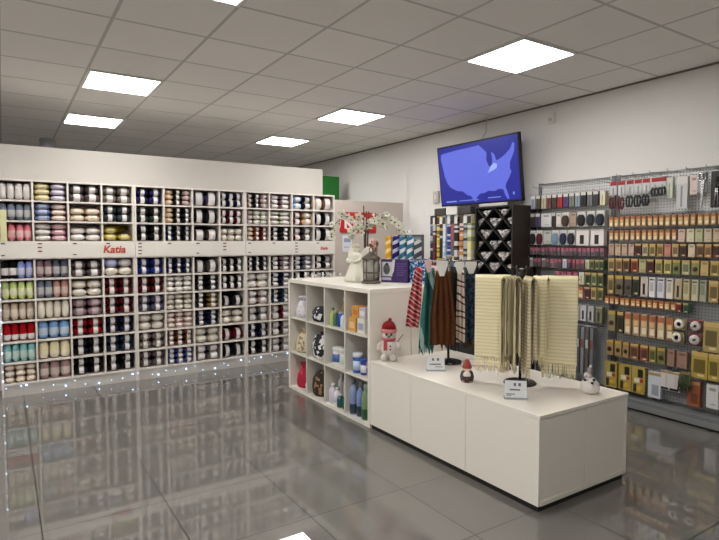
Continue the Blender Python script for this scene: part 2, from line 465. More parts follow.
# string of small lights along the plinths and up the end panel
sl = thing('string_lights', 'string of tiny cold white lights along the foot of the yarn shelving', 'string lights', (1.5, Y0 - .012, 0.0))
rg = random.Random(5)
pts = []
for k in range(34):
    x = -.02 + k * .098
    pts.append((x - 1.5 + rg.uniform(-.03, .03), -.006 - rg.uniform(0, .006), .066 + rg.uniform(-.035, .04)))
vert = [(-.034 - 1.5, -.006, z) for z in (.16, .25, .33, .42, .50, .60, .71, .82, .92, 1.05)]
allp = list(reversed(vert)) + pts
MB().tube(allp, 0.0012, 5).build('wire', mat((190, 195, 200), .4), sl)
bm_led = MB().ball((0, 0, 0), .0065, segs=8).mesh('bulb', [mat((176, 206, 255), .4, emit=9.0)])
bm_led2 = MB().ball((0, 0, 0), .0042, segs=8).mesh('bulb', [mat((176, 206, 255), .4, emit=5.0)])
for k, p in enumerate(allp): link('bulb', bm_led if k % 3 == 0 else bm_led2, sl, p)

# pale hanging tag at the outer end of the first unit
t = thing('hanging_tag', 'pale yellow paper tag hanging on the end of the first yarn unit', 'tag', (0.02, Y0 - .012, 1.62))
MB().box(-.035, .014, -.003, .003, -.17, .12, .002).build('card', mat((216, 212, 166), .7), t)
MB().tube([(0, 0, .12), (.004, -.004, .15), (-.006, 0, .165), (-.014, 0, .15)], .004, 6).build('hook', mat((40, 50, 60), .5), t)

# ------------------------------------------------------------------ things beyond
tag(MB().box(4.00, 4.49, 7.5, 7.56, 0, 2.466, .004).build('green_board', mat((22, 112, 34), .5)), 'tall green board standing behind the partition beside the wall', 'board')
t = thing('air_duct', 'silver round air duct rising behind the white partition', 'duct', (0.555, 8.7, 0))
MB().lathe([(.10, 2.0), (.10, CEIL - .001)], 20).build('pipe', mat((220, 222, 228), .3, metal=.25), t)
MB().lathe([(.106, CEIL - .2), (.108, CEIL - .185), (.106, CEIL - .17)], 20).build('joint_ring', mat((170, 172, 176), .3, metal=.9), t)
# red brand sign on the low partition
t = thing('wall_sign', 'red sign with white lettering on the low beige partition behind flowers', 'sign', (3.97, 6.149, 1.70))
MB().box(-.285, .285, -.012, 0, -.135, .135, .003).build('sign_board', mat((196, 30, 24), .45), t)
text('lettering', 'Katia', .22, (0, -.0135, -.075), mat((240, 232, 228), .5), t, .007, (PI / 2, 0, 0), 'CENTER')
t = thing('paper_notice', 'small white paper notice on the low partition below the red sign', 'paper', (3.80, 6.148, 1.42))
MB().box(-.075, .075, -.002, 0, -.11, .11).build('sheet', mat((226, 226, 232), .7), t)
MB().box(-.05, .05, -.0032, -.0021, .02, .07).box(-.05, .03, -.0032, -.0021, -.05, -.04).build('printed_block', mat((150, 160, 190), .7), t)

# wall screen
t = thing('wall_television', 'wide wall television showing a blue weather map, tilted downwards', 'television', (4.5, 4.507, 2.225))
t.rotation_euler = (0, -0.12, 0.018)       # local X points into the wall, screen faces -X
W2, H2 = .6175, .355
MB().box(0, .045, -W2, W2, -H2, H2, .006).build('casing', mat((14, 14, 16), .35), t)
def glow(c):
    m = mat((9, 9, 11 + c[0] % 3), .3, emit=1.0, coat=.001 * (c[0] + c[1]))
    b = m.node_tree.nodes['Principled BSDF']
    b.inputs['Coat Weight'].default_value = 0
    b.inputs['Emission Color'].default_value = lin(c)
    return m
def screen(name, pts, c, x, e):
    return MB().poly([(x, -py, pz) for py, pz in pts], (.0008, 0, 0)).build(name, glow(c), t)
s0 = screen('screen', [(-.6, -.335), (.6, -.335), (.6, .335), (-.6, .335)], (30, 38, 146), -.0012, .75)
us = [(-.53, .27), (-.3, .285), (-.08, .29), (.06, .295), (.13, .24), (.17, .20), (.16, .12), (.19, .05), (.235, .05), (.245, .12), (.235, .2), (.28, .17), (.30, .11), (.31, .1),
      (.37, .12), (.43, .15), (.50, .2), (.535, .26), (.56, .25), (.55, .17), (.51, .10), (.485, .06), (.48, .0), (.50, -.04), (.46, -.10), (.42, -.15), (.405, -.19), (.43, -.25), (.45, -.315), (.425, -.325),
      (.39, -.27), (.375, -.215), (.31, -.205), (.25, -.225), (.16, -.215), (.10, -.235), (.03, -.24), (-.02, -.275), (-.03, -.325), (-.06, -.315), (-.11, -.255), (-.17, -.24), (-.23, -.195), (-.33, -.18),
      (-.43, -.135), (-.48, -.08), (-.515, .0), (-.54, .12), (-.56, .2), (-.555, .26)]
MB().poly([(-.0022, -a, b) for a, b in us], (.0008, 0, 0)).build('map_land', glow((98, 110, 222)), s0)
MB().poly([(-.003, -a, b) for a, b in [(.17, -.02), (.25, .0), (.30, .02), (.31, .06), (.27, .08), (.22, .05)]], (.0008, 0, 0)).build('bright_patch', glow((160, 178, 244)), s0)
for y0, y1, z0, z1 in ((.35, .52, -.31, -.295), (-.52, -.50, -.28, -.25), (.0, .3, -.305, -.297), (-.33, -.15, -.297, -.288)):
    MB().box(-.0021, -.0013, y0, y1, z0, z1).build('caption_bar', glow((140, 160, 235)), s0)
mnt = MB().box(.045, .12, -.15, .15, -.12, .12, .004)
mnt.build('wall_bracket', mat((30, 30, 32), .5), t)
MB().tube([(.06, .0, .30), (.17, -.03, .45), (.20, -.03, .66)], .006, 6).build('cable', mat((205, 200, 196), .6), t)
t = thing('motion_sensor', 'small white motion sensor high on the wall near the ceiling', 'sensor', (WALL_X - .001, 3.66, 2.70))
MB().box(-.045, 0, -.035, .035, -.055, .055, .012).build('housing', mat((222, 218, 212), .4), t)
MB().ball((-.045, 0, -.02), .012, .022, .022).build('lens', mat((190, 186, 180), .3), t)
t = thing('wall_switch', 'white switch box on the wall beside the television', 'switch', (WALL_X - .001, 5.42, 2.02))
MB().box(-.035, 0, -.05, .05, -.075, .075, .008).build('box', mat((196, 190, 184), .5), t)
MB().box(-.041, -.035, -.018, .018, -.03, .03, .002).build('rocker', mat((220, 216, 210), .4), t)
# ------------------------------------------------------------------ island: cube shelf and low cabinets
m_white = mat((232, 226, 216), 0.32, spec=0.45)
m_white_shaded = mat((216, 211, 202), 0.45, spec=0.4)  # same white as the outside, with inner shade put into the colour
m_dark = mat((26, 25, 25), 0.7)
CF, CY0, CY1, CZ = 2.352, 3.472, 4.915, 1.083
CUBE_Z = [0.018, 0.018 + .351, .018 + .702, 1.083 - .034]   # undersides of the rows' clear space
def cube_shelf(x_front, label, facing):
    t = thing('cube_shelf', label, 'shelf', (x_front, (CY0 + CY1) / 2, 0), 0, 'white cube shelves standing back to back')
    D = .404 * facing
    yy = (CY1 - CY0) / 2
    a, b = min(0, D), max(0, D)
    MB().box(a, b, -yy, yy, CZ - .034, CZ, .002).build('top', m_white, t)
    for s in (-1, 1):
        e = s * yy
        MB().box(a, b, min(e, e - s * .034), max(e, e - s * .034), 0, CZ - .035, .002).build('side_panel', m_white, t)
    MB().box(a, b, -yy + .035, yy - .035, 0.0, .026).build('bottom', m_white, t)
    st = (2 * yy - .068) / 4
    for k in (1, 2, 3):
        y = -yy + .034 + st * k
        MB().box(a + .002, b - .002, y - .008, y + .008, .027, CZ - .035).build('divider', m_white_shaded, t)
    for k in (1, 2):
        z = .026 + (CZ - .06) / 3 * k
        for q in range(4):
            y0 = -yy + .034 + st * q + .0085; y1 = y0 + st - .017
            MB().box(a + .001, b - .003, y0, y1, z - .008, z + .008).build('shelf', m_white_shaded, t)
    bx = D - .012 * facing
    MB().box(min(bx, D - .001 * facing), max(bx, D - .001 * facing), -yy + .035, yy - .035, .027, CZ - .035).build('back_panel', m_white_shaded, t)
    return t
cube_shelf(CF, 'white cube shelf with twelve open cubes of bags, boxes and bottles facing the yarn', 1)
cube_shelf(3.165, 'white cube shelf standing back to back with the cube shelf of bottles', -1)

TOPZ = 0.532
MY = [3.468, 2.966, 2.425, 1.872]
CLAB = ['white low cabinet standing against the cube shelf', 'white low cabinet in the middle of the low island', 'white low cabinet at the free end of the island with two end doors']
for k in range(3):
    y1, y0 = MY[k] - .0015, MY[k + 1] + .0015
    t = thing('low_cabinet', CLAB[k], 'cabinet', ((CF + 3.165) / 2, (y0 + y1) / 2, 0), 0, 'white low cabinets of the island')
    cx, cy = (CF + 3.165) / 2, (y0 + y1) / 2
    hx, hy = (3.165 - CF) / 2, (y1 - y0) / 2
    zb = .043
    MB().box(-hx + .014, hx - .014, -hy + (.014 if k == 2 else .0), hy, 0.001, zb - .007).build('plinth', m_dark, t)
    ey = -hy + (.020 if k == 2 else 0)
    MB().box(-hx + .019, hx - .019, ey + .001, hy, zb, TOPZ - .019).build('carcass', m_white_shaded, t)
    MB().box(-hx, -hx + .018, -hy, hy, zb - .006, TOPZ - .019, .0015).build('front_panel', m_white, t)
    MB().box(hx - .018, hx, -hy, hy, zb - .006, TOPZ - .019, .0015).build('rear_panel', m_white, t)
    if k == 2:
        MB().box(-hx + .0185, -.0015, -hy + .003, -hy + .020, zb + .022, TOPZ - .022, .001).build('door', m_white, t)
        MB().box(.0015, hx - .0185, -hy + .003, -hy + .020, zb + .022, TOPZ - .022, .001).build('door', m_white, t)
        MB().box(-hx + .0185, hx - .0185, -hy - .004, -hy + .020, zb - .006, zb + .020, .001).build('bottom_rail', m_white, t)
tag(MB().box(CF - .003, 3.168, MY[3] - .003, MY[0] - .001, TOPZ - .018, TOPZ, .0015).build('worktop', mat((238, 231, 222), .14, spec=.5)), 'glossy white continuous top over the three low cabinets', 'worktop')

# --- contents of the cubes; q counts cubes along the shelf from the yarn end, r rows from the top
STP = (CY1 - CY0 - .068) / 4
def cube_at(q, r):
    yc = CY1 - .034 - STP * (q + .5)
    z = [CZ - .034 - (CZ - .06) / 3 + .009, .026 + (CZ - .06) / 3 + .0085, .0265][r]
    return yc, z + .001
def pattern_mat(name, c1, c2, scale, thr=.5):
    m = bpy.data.materials.new(name); m.use_nodes = True
    nt = m.node_tree; b = nt.nodes['Principled BSDF']
    tc = nt.nodes.new('ShaderNodeTexCoord')
    v = nt.nodes.new('ShaderNodeTexNoise'); v.inputs['Scale'].default_value = scale; v.inputs['Detail'].default_value = 1.5
    r = nt.nodes.new('ShaderNodeValToRGB'); r.color_ramp.interpolation = 'CONSTANT'
    r.color_ramp.elements[0].color = lin(c1); r.color_ramp.elements[1].position = thr; r.color_ramp.elements[1].color = lin(c2)
    nt.links.new(tc.outputs['Object'], v.inputs['Vector']); nt.links.new(v.outputs['Fac'], r.inputs['Fac'])
    nt.links.new(r.outputs['Color'], b.inputs['Base Color']); b.inputs['Roughness'].default_value = .8
    return m
def stripe_mat(name, cols, freq, axis=(0, 0, 1), warp=0.0, rough=.9):
    """repeating hard stripes along a direction"""
    m = bpy.data.materials.new(name); m.use_nodes = True
    nt = m.node_tree; b = nt.nodes['Principled BSDF']
    tc = nt.nodes.new('ShaderNodeTexCoord')
    d = nt.nodes.new('ShaderNodeVectorMath'); d.operation = 'DOT_PRODUCT'; d.inputs[1].default_value = axis
    src = tc.outputs['Object']
    if warp:
        nz = nt.nodes.new('ShaderNodeTexNoise'); nz.inputs['Scale'].default_value = 7
        nt.links.new(src, nz.inputs['Vector'])
        mm = nt.nodes.new('ShaderNodeVectorMath'); mm.operation = 'SCALE'; mm.inputs['Scale'].default_value = warp
        nt.links.new(nz.outputs['Color'], mm.inputs[0])
        ad = nt.nodes.new('ShaderNodeVectorMath'); ad.operation = 'ADD'
        nt.links.new(src, ad.inputs[0]); nt.links.new(mm.outputs[0], ad.inputs[1]); src = ad.outputs[0]
    nt.links.new(src, d.inputs[0])
    mu = nt.nodes.new('ShaderNodeMath'); mu.operation = 'MULTIPLY'; mu.inputs[1].default_value = freq
    nt.links.new(d.outputs['Value'], mu.inputs[0])
    fr = nt.nodes.new('ShaderNodeMath'); fr.operation = 'FRACT'; nt.links.new(mu.outputs[0], fr.inputs[0])
    r = nt.nodes.new('ShaderNodeValToRGB'); r.color_ramp.interpolation = 'CONSTANT'
    n = len(cols)
    while len(r.color_ramp.elements) < n: r.color_ramp.elements.new(0.5)
    for i, (pos, c) in enumerate(cols):
        r.color_ramp.elements[i].position = pos; r.color_ramp.elements[i].color = lin(c)
    nt.links.new(fr.outputs[0], r.inputs['Fac']); nt.links.new(r.outputs['Color'], b.inputs['Base Color'])
    b.inputs['Roughness'].default_value = rough; b.inputs['Specular IOR Level'].default_value = .2
    return m
def pouch(q, r, dx, dy, w, d, h, m, label, cord=(70, 60, 60), squat=False):
    yc, z = cube_at(q, r)
    t = thing('cloth_bag', label, 'bag', (CF + dx, yc + dy, z))
    pr = [(0.42, 0), (.5, .04), (.52, .25), (.46, .5), (.33, .70), (.18, .80), (.17, .83), (.30, .93), (.34, 1.0)]
    if squat: pr = [(0.4, 0), (.5, .1), (.53, .35), (.48, .65), (.34, .9), (.1, 1.0)]
    pr = [(a, b * h) for a, b in pr]
    MB().lathe(pr, 16, sx=d, sy=w, wob=lambda a, zz: 1 + .07 * math.sin(5 * a + 20 * zz) * (zz / h)).build('pouch', m, t)
    if not squat:
        MB().lathe([(.19, .79 * h), (.205, .815 * h), (.19, .84 * h)], 16, sx=d, sy=w).build('drawstring', mat(cord, .8), t)
    return t
pouch(0, 0, .10, .06, .17, .15, .20, pattern_mat('lilac_cloth', (196, 190, 206), (222, 216, 220), 30), 'pale lilac drawstring bag alone in the top cube nearest the yarn', (150, 140, 170))
pouch(1, 0, .09, .045, .20, .15, .135, pattern_mat('bw_cloth', (26, 25, 30), (214, 212, 216), 22, .56), 'slumped black and white patterned bag in a top cube', squat=True)
pouch(0, 1, .10, .05, .19, .16, .23, pattern_mat('floral_cloth', (214, 200, 172), (150, 128, 104), 28, .58), 'beige flowered cloth bag in the middle cube nearest the yarn', (190, 170, 140))
pouch(1, 1, .10, .045, .20, .16, .24, pattern_mat('bw_cloth_large', (230, 228, 228), (26, 26, 32), 19, .47), 'tall black and white patterned bag in a middle cube', squat=True)
t = pouch(0, 2, .10, .05, .17, .14, .235, pattern_mat('red_cloth', (176, 26, 58), (206, 60, 88), 20, .6), 'red cloth bag in the bottom cube nearest the yarn', (150, 20, 40))
pouch(1, 2, .10, .045, .20, .17, .23, pattern_mat('brown_cloth', (44, 30, 26), (150, 116, 84), 24, .60), 'dark brown patterned bag in a bottom cube', squat=True)
t = thing('paper_cone', 'small white paper bag beside the red cloth bag', 'bag', (CF + .06, cube_at(0, 2)[0] - .115, cube_at(0, 2)[1]))
MB().lathe([(.032, 0), (.036, .06), (.024, .10), (.012, .115)], 12).build('bag', mat((226, 224, 222), .8), t)

def bottle(q, r, dx, dy, rad, h, body, cap, label, kind='bottle', liquid=None, lab=None):
    yc, z = cube_at(q, r)
    dx, dy = dx - .02, dy + (.035 if q == 2 else .02)
    t = thing('bottle', label, 'bottle', (CF + dx, yc + dy, z), 0, 'bottles in the cube shelf')
    MB().lathe([(rad * .9, 0), (rad, .006), (rad, h * .62), (rad * .86, h * .72), (rad * .42, h * .82), (rad * .40, h * .86)], 16).build('flask', body, t)
    if liquid: MB().lathe([(rad * 1.01, .01), (rad * 1.012, h * .3), (rad * 1.01, h * .31)], 16).build('coloured_foot', liquid, t)
    if lab: MB().lathe([(rad * 1.015, h * .2), (rad * 1.015, h * .5)], 16).build('wrap_label', lab, t)
    MB().lathe([(rad * .46, h * .862), (rad * .46, h * .97), (rad * .40, h)], 14).build('cap', cap, t)
    return t
P = lambda c: mat(c, .3, spec=.5)
def jar(q, r, dx, dy, rad, h, body, lid, label, dz=0.0, lab=None):
    yc, z = cube_at(q, r)
    t = thing('tub', label, 'tub', (CF + dx, yc + dy, z + dz), 0, 'tubs in the cube shelf')
    MB().lathe([(rad * .96, 0), (rad, .004), (rad, h * .78), (rad * .95, h * .8)], 18).build('pot', body, t)
    if lab: MB().lathe([(rad * 1.012, h * .15), (rad * 1.012, h * .62)], 18).build('wrap_label', lab, t)
    MB().lathe([(rad * 1.04, h * .802), (rad * 1.04, h * .98), (rad * .98, h)], 18).build('lid', lid, t)
    return t
# top row, third cube: small mixed bottles, two tiers
for i, (dx, dy, rad, h, c, cc, lb) in enumerate([
    (.09, .10, .026, .15, (196, 208, 120), (90, 130, 60), 'lime green bottle with green cap in the top cube of small bottles'),
    (.08, .035, .028, .135, (74, 110, 84), (196, 198, 190), 'dark green bottle in the top cube of small bottles'),
    (.09, -.03, .030, .13, (34, 70, 160), (220, 224, 230), 'blue bottle with white cap in the top cube of small bottles'),
    (.08, -.095, .028, .13, (206, 216, 226), (120, 160, 200), 'pale bottle with light blue cap in the top cube of small bottles'),
    (.19, .075, .030, .235, (186, 158, 118), (214, 198, 170), 'tall tan bottle at the back of the top cube of small bottles'),
    (.19, .0, .028, .20, (126, 120, 78), (60, 60, 56), 'olive bottle with dark cap behind the green bottles'),
    (.19, -.08, .030, .25, (96, 104, 96), (70, 70, 66), 'tall grey green bottle at the back beside the cube divider')]):
    bottle(2, 0, dx, dy, rad, h, P(c), P(cc), lb)
# top row, fourth cube: stacked boxes
def carton(q, r, dx, dy, w, d, h, c, c2, label, dz=0.0):
    yc, z = cube_at(q, r)
    t = thing('small_box', label, 'box', (CF + dx, yc + dy, z + dz), 0, 'small boxes in the cube shelf')
    MB().box(-d / 2, d / 2, -w / 2, w / 2, 0, h, .002).build('carton', mat(c, .55), t)
    MB().box(-d / 2 - .0012, -d / 2 - .0002, -w * .36, w * .36, h * .24, h * .68).build('front_label', mat(c2, .55), t)
carton(3, 0, .07, .09, .105, .10, .115, (212, 158, 84), (232, 196, 140), 'amber box lowest in the stack in the top cube of boxes')
carton(3, 0, .075, .055, .095, .09, .095, (214, 150, 62), (196, 120, 40), 'golden box lying on the amber box in the top cube', .117)
carton(3, 0, .07, -.045, .10, .10, .12, (222, 218, 208), (150, 158, 186), 'white box beside the amber box in the top cube')
carton(3, 0, .22, -.06, .15, .11, .225, (172, 96, 42), (214, 140, 70), 'tall orange brown box at the back of the top cube of boxes')
carton(3, 0, .075, -.05, .09, .09, .085, (190, 186, 200), (226, 224, 226), 'pale lilac box on the white box in the top cube', .122)
# middle row
for dx, dy, lb in ((.09, .09, 'white tub with blue label next to the black and white bag cube'), (.10, -.015, 'white tub with pale green label in the middle of its cube'), (.10, -.11, 'white tub with pale label beside the blue tubs cube')):
    jar(2, 1, dx, dy, .046, .15, P((228, 228, 226)), P((236, 236, 234)), lb, 0, P((78, 104, 176)) if dy > .05 else P((196, 210, 196)) if dy > -.05 else P((210, 206, 206)))
jar(3, 1, .07, .075, .042, .16, P((44, 84, 170)), P((220, 224, 230)), 'blue tub with white lid in the middle cube nearest the snowman', 0, P((190, 206, 232)))
jar(3, 1, .08, -.02, .040, .13, P((30, 60, 140)), P((40, 76, 160)), 'dark blue tub in front of a taller blue tub', 0, P((214, 218, 226)))
jar(3, 1, .07, -.115, .036, .12, P((204, 188, 196)), P((170, 130, 150)), 'pinkish tub beside the dark blue tub in the middle cube', 0, P((120, 90, 130)))
jar(3, 1, .18, .02, .044, .20, P((60, 96, 150)), P((70, 70, 96)), 'tall blue grey tub standing behind the dark blue tub')
# bottom row
for i, (dx, dy, rad, h, c, cc, lb, ll) in enumerate([
    (.08, .085, .036, .17, (216, 206, 222), (232, 230, 232), 'pale lilac bottle with white cap in the bottom cube', None),
    (.17, .09, .034, .25, (206, 206, 206), (226, 226, 226), 'tall white bottle behind the pale lilac bottle', None),
    (.08, .012, .034, .15, (226, 226, 226), (210, 206, 202), 'white bottle in front in the bottom cube', (196, 196, 214)),
    (.17, .0, .034, .26, (188, 184, 182), (90, 70, 70), 'tall grey bottle with brown cap in the bottom cube', None),
    (.07, -.062, .034, .115, (38, 78, 92), (220, 222, 220), 'small teal bottle with white cap in the bottom cube', None),
    (.08, -.135, .032, .12, (40, 110, 66), (222, 224, 220), 'small green bottle with white cap in the bottom cube', None),
    (.17, -.10, .036, .255, (216, 214, 210), (80, 70, 70), 'tall white bottle with dark cap behind the small green bottle', (200, 206, 210))]):
    bottle(2, 2, dx, dy, rad, h, P(c), P(cc), lb, lab=P(ll) if ll else None)
for dx, dy, c, l, cc, lb in ((.07, .085, (132, 146, 186), (44, 66, 84), (90, 96, 110), 'tall blue bottle with dark foot, first in the bottom cube near the cabinets'),
                             (.08, -.005, (124, 144, 190), (40, 60, 80), (130, 140, 150), 'tall blue bottle between the blue and the green bottle'),
                             (.07, -.095, (120, 150, 110), (40, 92, 52), (170, 180, 160), 'tall green bottle in the bottom cube beside the end panel')):
    bottle(3, 2, dx, dy, .036, .285, P(c), P(cc), lb, liquid=P(l))

# ------------------------------------------------------------------ on the cube shelf
m_por = mat((226, 222, 208), .45, bump=.2, bscale=40)
t = thing('angel_figurine', 'cream white angel figurine with wings standing on the cube shelf', 'figurine', (2.735, 4.27, CZ), .35); t.scale = (1.12, 1.15, 1.03)
b = MB()
b.lathe([(.085, 0), (.092, .01), (.078, .06), (.058, .13), (.044, .18), (.05, .215), (.047, .24), (.02, .258), (.017, .268)], 22, wob=lambda a, z: 1 + .10 * math.sin(7 * a) * max(0, (.2 - z) / .2))
b.ball((0, 0, .295), .031, .033, .037)
for s in (-1, 1):
    b.tube([(s * .0, .045 * s, .232), (-.025, .062 * s, .19), (-.062, .035 * s, .175), (-.075, .008 * s, .19)], [.018, .016, .013, .011], 8)
b.ball((-.08, 0, .196), .016)
o = b.build('statue', m_por, t)
rm = o.modifiers.new('blend', 'REMESH'); rm.mode = 'VOXEL'; rm.voxel_size = .005; rm.use_smooth_shade = True
for s in (-1, 1):
    MB().poly([(.035, .01 * s, .235), (.05, .05 * s, .30), (.055, .10 * s, .31), (.055, .125 * s, .26), (.052, .115 * s, .19), (.045, .08 * s, .13), (.04, .03 * s, .15)], (.008, 0, 0)).build('wing', m_por, t)
MB().lathe([(.034, .298), (.037, .312), (.030, .332), (.008, .338)], 14).build('hair', mat((206, 198, 176), .6), t)

t = thing('lantern', 'weathered grey metal lantern with glass sides on the cube shelf', 'lantern', (2.71, 3.985, CZ))
mt = mat((92, 82, 74), .45, metal=.6, bump=.2)
MB().lathe([(.088, 0), (.088, .012), (.076, .02), (.07, .03)], 20).build('base', mt, t)
for k in range(6):
    a = 2 * PI * k / 6 + .3
    MB().tube([(.066 * math.cos(a), .066 * math.sin(a), .028), (.066 * math.cos(a), .066 * math.sin(a), .215)], .006, 6).build('post', mt, t)
MB().lathe([(.062, .03), (.062, .212)], 20).build('glass', mat((190, 186, 180), .12, alpha=.45), t)
r_ = MB().lathe([(.072, .09), (.074, .095), (.072, .10)], 20).build('band', mt, t)
MB().lathe([(.084, .214), (.086, .222), (.05, .25), (.02, .275), (.012, .28)], 20).build('roof', mt, t)
MB().lathe([(.026, .031), (.026, .12), (.022, .125)], 14).build('candle', mat((232, 214, 186), .6), t)
MB().tube([(.0, -.03, .27), (0, -.028, .305), (0, 0, .318), (0, .028, .305), (0, .03, .27)], .004, 6).build('handle', mt, t)

def blossom(mb, c, r, rnd, mi=0, heart=1):
    n = Vector((rnd.uniform(-1, .2), rnd.uniform(-1, .3), rnd.uniform(-.3, .6))).normalized()
    q = n.to_track_quat('Z', 'Y').to_matrix()
    for k in range(5):
        a = 2 * PI * k / 5
        d = Vector((math.cos(a) * r * .6, math.sin(a) * r * .6, 0))
        rot = q @ Matrix.Rotation(a, 3, 'Z')
        mb.ball(Vector(c) + q @ d, r * .55, r * .42, r * .12, 8, mi, rot)
    mb.ball(Vector(c) + n * r * .18, r * .22, None, None, 8, heart)
# copper-pink flowers behind the lantern
t = thing('flower_posy', 'small posy of pink and copper flowers behind the lantern', 'flowers', (2.90, 4.20, CZ))
MB().lathe([(.035, 0), (.042, .01), (.05, .12), (.045, .15), (.05, .16)], 16).build('vase', mat((84, 86, 84), .4), t)
rg = random.Random(3)
st = MB()
fl = []
for k in range(9):
    p = (rg.uniform(-.04, .04), rg.uniform(-.05, .05), rg.uniform(.28, .38))
    st.tube([(p[0] * .2, p[1] * .2, .12), (p[0] * .7, p[1] * .7, .22), p], .003, 5); fl.append(p)
st.build('stems', mat((70, 84, 60), .7), t)
for k, p in enumerate(fl):
    m = MB(); blossom(m, p, .03, rg)
    m.build('flower', [mat([(206, 150, 140), (176, 112, 92), (222, 190, 182)][k % 3], .7), mat((120, 70, 50), .7)], t)
# orchid
t = thing('orchid_plant', 'white orchid with arching sprays and dark stakes behind the angel figurine', 'plant', (2.99, 4.50, CZ))
MB().lathe([(.05, 0), (.06, .01), (.072, .13), (.078, .14), (.07, .142)], 20).build('pot', mat((206, 204, 206), .4), t)
MB().lathe([(.068, .12), (.0, .128)], 16).build('soil', mat((70, 56, 46), .9), t)
for k, (a, L) in enumerate(((.4, .16), (2.0, .15), (3.9, .13), (5.4, .15))):
    ca, sa = math.cos(a), math.sin(a)
    lf = MB()
    n = 7
    for s in (0, 1):
        pass
    row = []
    for i in range(n):
        u = i / (n - 1); wd = .03 * math.sin(PI * min(1, u * .9 + .08))
        c = Vector((ca * L * u, sa * L * u, .13 + .10 * math.sin(u * 2.2) - .02 * u))
        sd = Vector((-sa, ca, 0)) * wd
        row.append((lf.bm.verts.new(c + sd), lf.bm.verts.new(c - Vector((0, 0, .006))), lf.bm.verts.new(c - sd)))
    for i in range(n - 1):
        for j in (0, 1): lf.bm.faces.new((row[i][j], row[i][j + 1], row[i + 1][j + 1], row[i + 1][j]))
    o = lf.build('leaf', mat((60, 92, 56), .5), t)
    sm = o.modifiers.new('thick', 'SOLIDIFY'); sm.thickness = .004
for k, (dx, dy) in enumerate(((.0, .02), (.02, -.02), (-.015, -.035))):
    MB().tube([(dx * .3, dy * .3, .1), (dx, dy, .45), (dx * 1.1, dy * 1.3, .66 + .06 * (k == 0))], .006, 6).build('stake', mat((66, 52, 46), .6), t)
rg = random.Random(11)
e1 = Vector((.80, -.60, 0))       # across the view of someone at the door
spr = [[(0, 0, .15), (0, .02, .45), (-.07, .05, .60), (-.17, .13, .62), (-.25, .19, .52), (-.27, .21, .42)],
       [(0, 0, .15), (.01, -.01, .5), (.08, -.08, .63), (.17, -.14, .61), (.25, -.20, .54), (.32, -.25, .43)],
       [(0, 0, .15), (.0, .0, .48), (.04, -.05, .56), (.10, -.11, .57), (.16, -.15, .50)],
       [(0, 0, .15), (-.01, .0, .45), (-.05, .04, .52), (-.10, .08, .50), (-.12, .1, .42)]]
m_pet = mat((222, 218, 200), .6); m_hrt = mat((78, 78, 70), .6)
for sp in spr:
    MB().tube(sp, .004, 6).build('flower_stem', mat((92, 104, 74), .6), t)
    for i in range(2, len(sp)):
        a, b2 = Vector(sp[i - 1]), Vector(sp[i])
        for u in (.25, .6, .95):
            p = a.lerp(b2, u) + Vector((rg.uniform(-.025, .025), rg.uniform(-.025, .025), rg.uniform(-.03, .02)))
            m = MB(); blossom(m, p, rg.uniform(.032, .044), rg)
            m.build('flower', [m_pet, m_hrt], t)
# yarn cake display and boxes at the end of the shelf
t = thing('purple_box', 'flat dark purple box with a picture of a grey toy on the cube shelf', 'box', (2.935, 3.945, CZ), 0)
t.rotation_euler = (0, 0, math.atan2(-.23, .13))
# local x runs along the front, local y into the shelf
MB().box(-.130, .130, 0, .04, 0, .208, .002).build('carton', mat((58, 34, 96), .45), t)
pc = MB().box(-.118, -.02, -.0016, -.0004, .055, .185).build('picture_panel', mat((206, 204, 208), .5), t)
MB().ball((-.075, -.002, .12), .034, .003, .05, 12).build('grey_toy_picture', mat((98, 98, 104), .6), pc)
MB().ball((-.072, -.004, .165), .014, .003, .012, 10).build('dark_patch', mat((30, 28, 34), .6), pc)
MB().box(-.122, -.03, -.0016, -.0004, .02, .045).build('white_caption', mat((196, 190, 206), .5), t)
for k in range(6): MB().box(.02, .115 - (k % 3) * .012, -.0014, -.0004, .165 - k * .02, .171 - k * .02).build('text_line', mat((110, 86, 150), .5), t)
MB().poly([(-.02, -.0014, .205), (.008, -.0014, .205), (-.005, -.0014, .10), (-.022, -.0014, .07)], (0, .001, 0)).build('white_flash', mat((214, 210, 222), .5), t)
rz = t.rotation_euler.z
t = thing('patterned_box', 'blue and white speckled box beside the purple box', 'box', (3.036, 3.735, CZ), rz)
MB().box(-.072, .072, 0, .038, 0, .215, .003).build('carton', pattern_mat('blue_speckle', (24, 60, 116), (150, 186, 214), 42, .52), t)
MB().box(-.073, .073, -.001, .039, .205, .216, .002).build('lid', mat((36, 70, 120), .5), t)
for k, (u, c1, c2, nm) in enumerate(((-.095, (214, 158, 46), (244, 216, 140), 'yellow'), (-.025, (42, 34, 110), (190, 190, 220), 'navy'), (.045, (52, 108, 140), (206, 216, 220), 'teal'),
                                     (.115, (58, 116, 146), (216, 222, 224), 'light teal'), (.188, (74, 76, 88), (196, 196, 196), 'charcoal'))):
    dx, dy = math.cos(rz), math.sin(rz)
    px, py = -dy, dx
    bx, by = 2.935 + dx * u + px * .09, 3.945 + dy * u + py * .09
    t = thing('twisted_yarn_roll', '%s and white twisted yarn roll standing behind the purple box' % nm, 'yarn roll', (bx, by, CZ), rz, 'twisted yarn rolls')
    hh = .415 if k < 4 else .38
    MB().lathe([(.029, 0), (.0325, .01), (.0325, hh - .012), (.028, hh)], 18, wob=lambda a, z: 1 + .05 * math.sin(2 * a + 55 * z)).build('roll', stripe_mat('twist_' + nm.replace(' ', '_'), [(0, c1), (.55, c2)], 13, (-.55, -.2, 1), .02), t)
    MB().lathe([(.014, hh - .006), (.014, hh + .006)], 12).build('core', mat((200, 190, 170), .8), t)
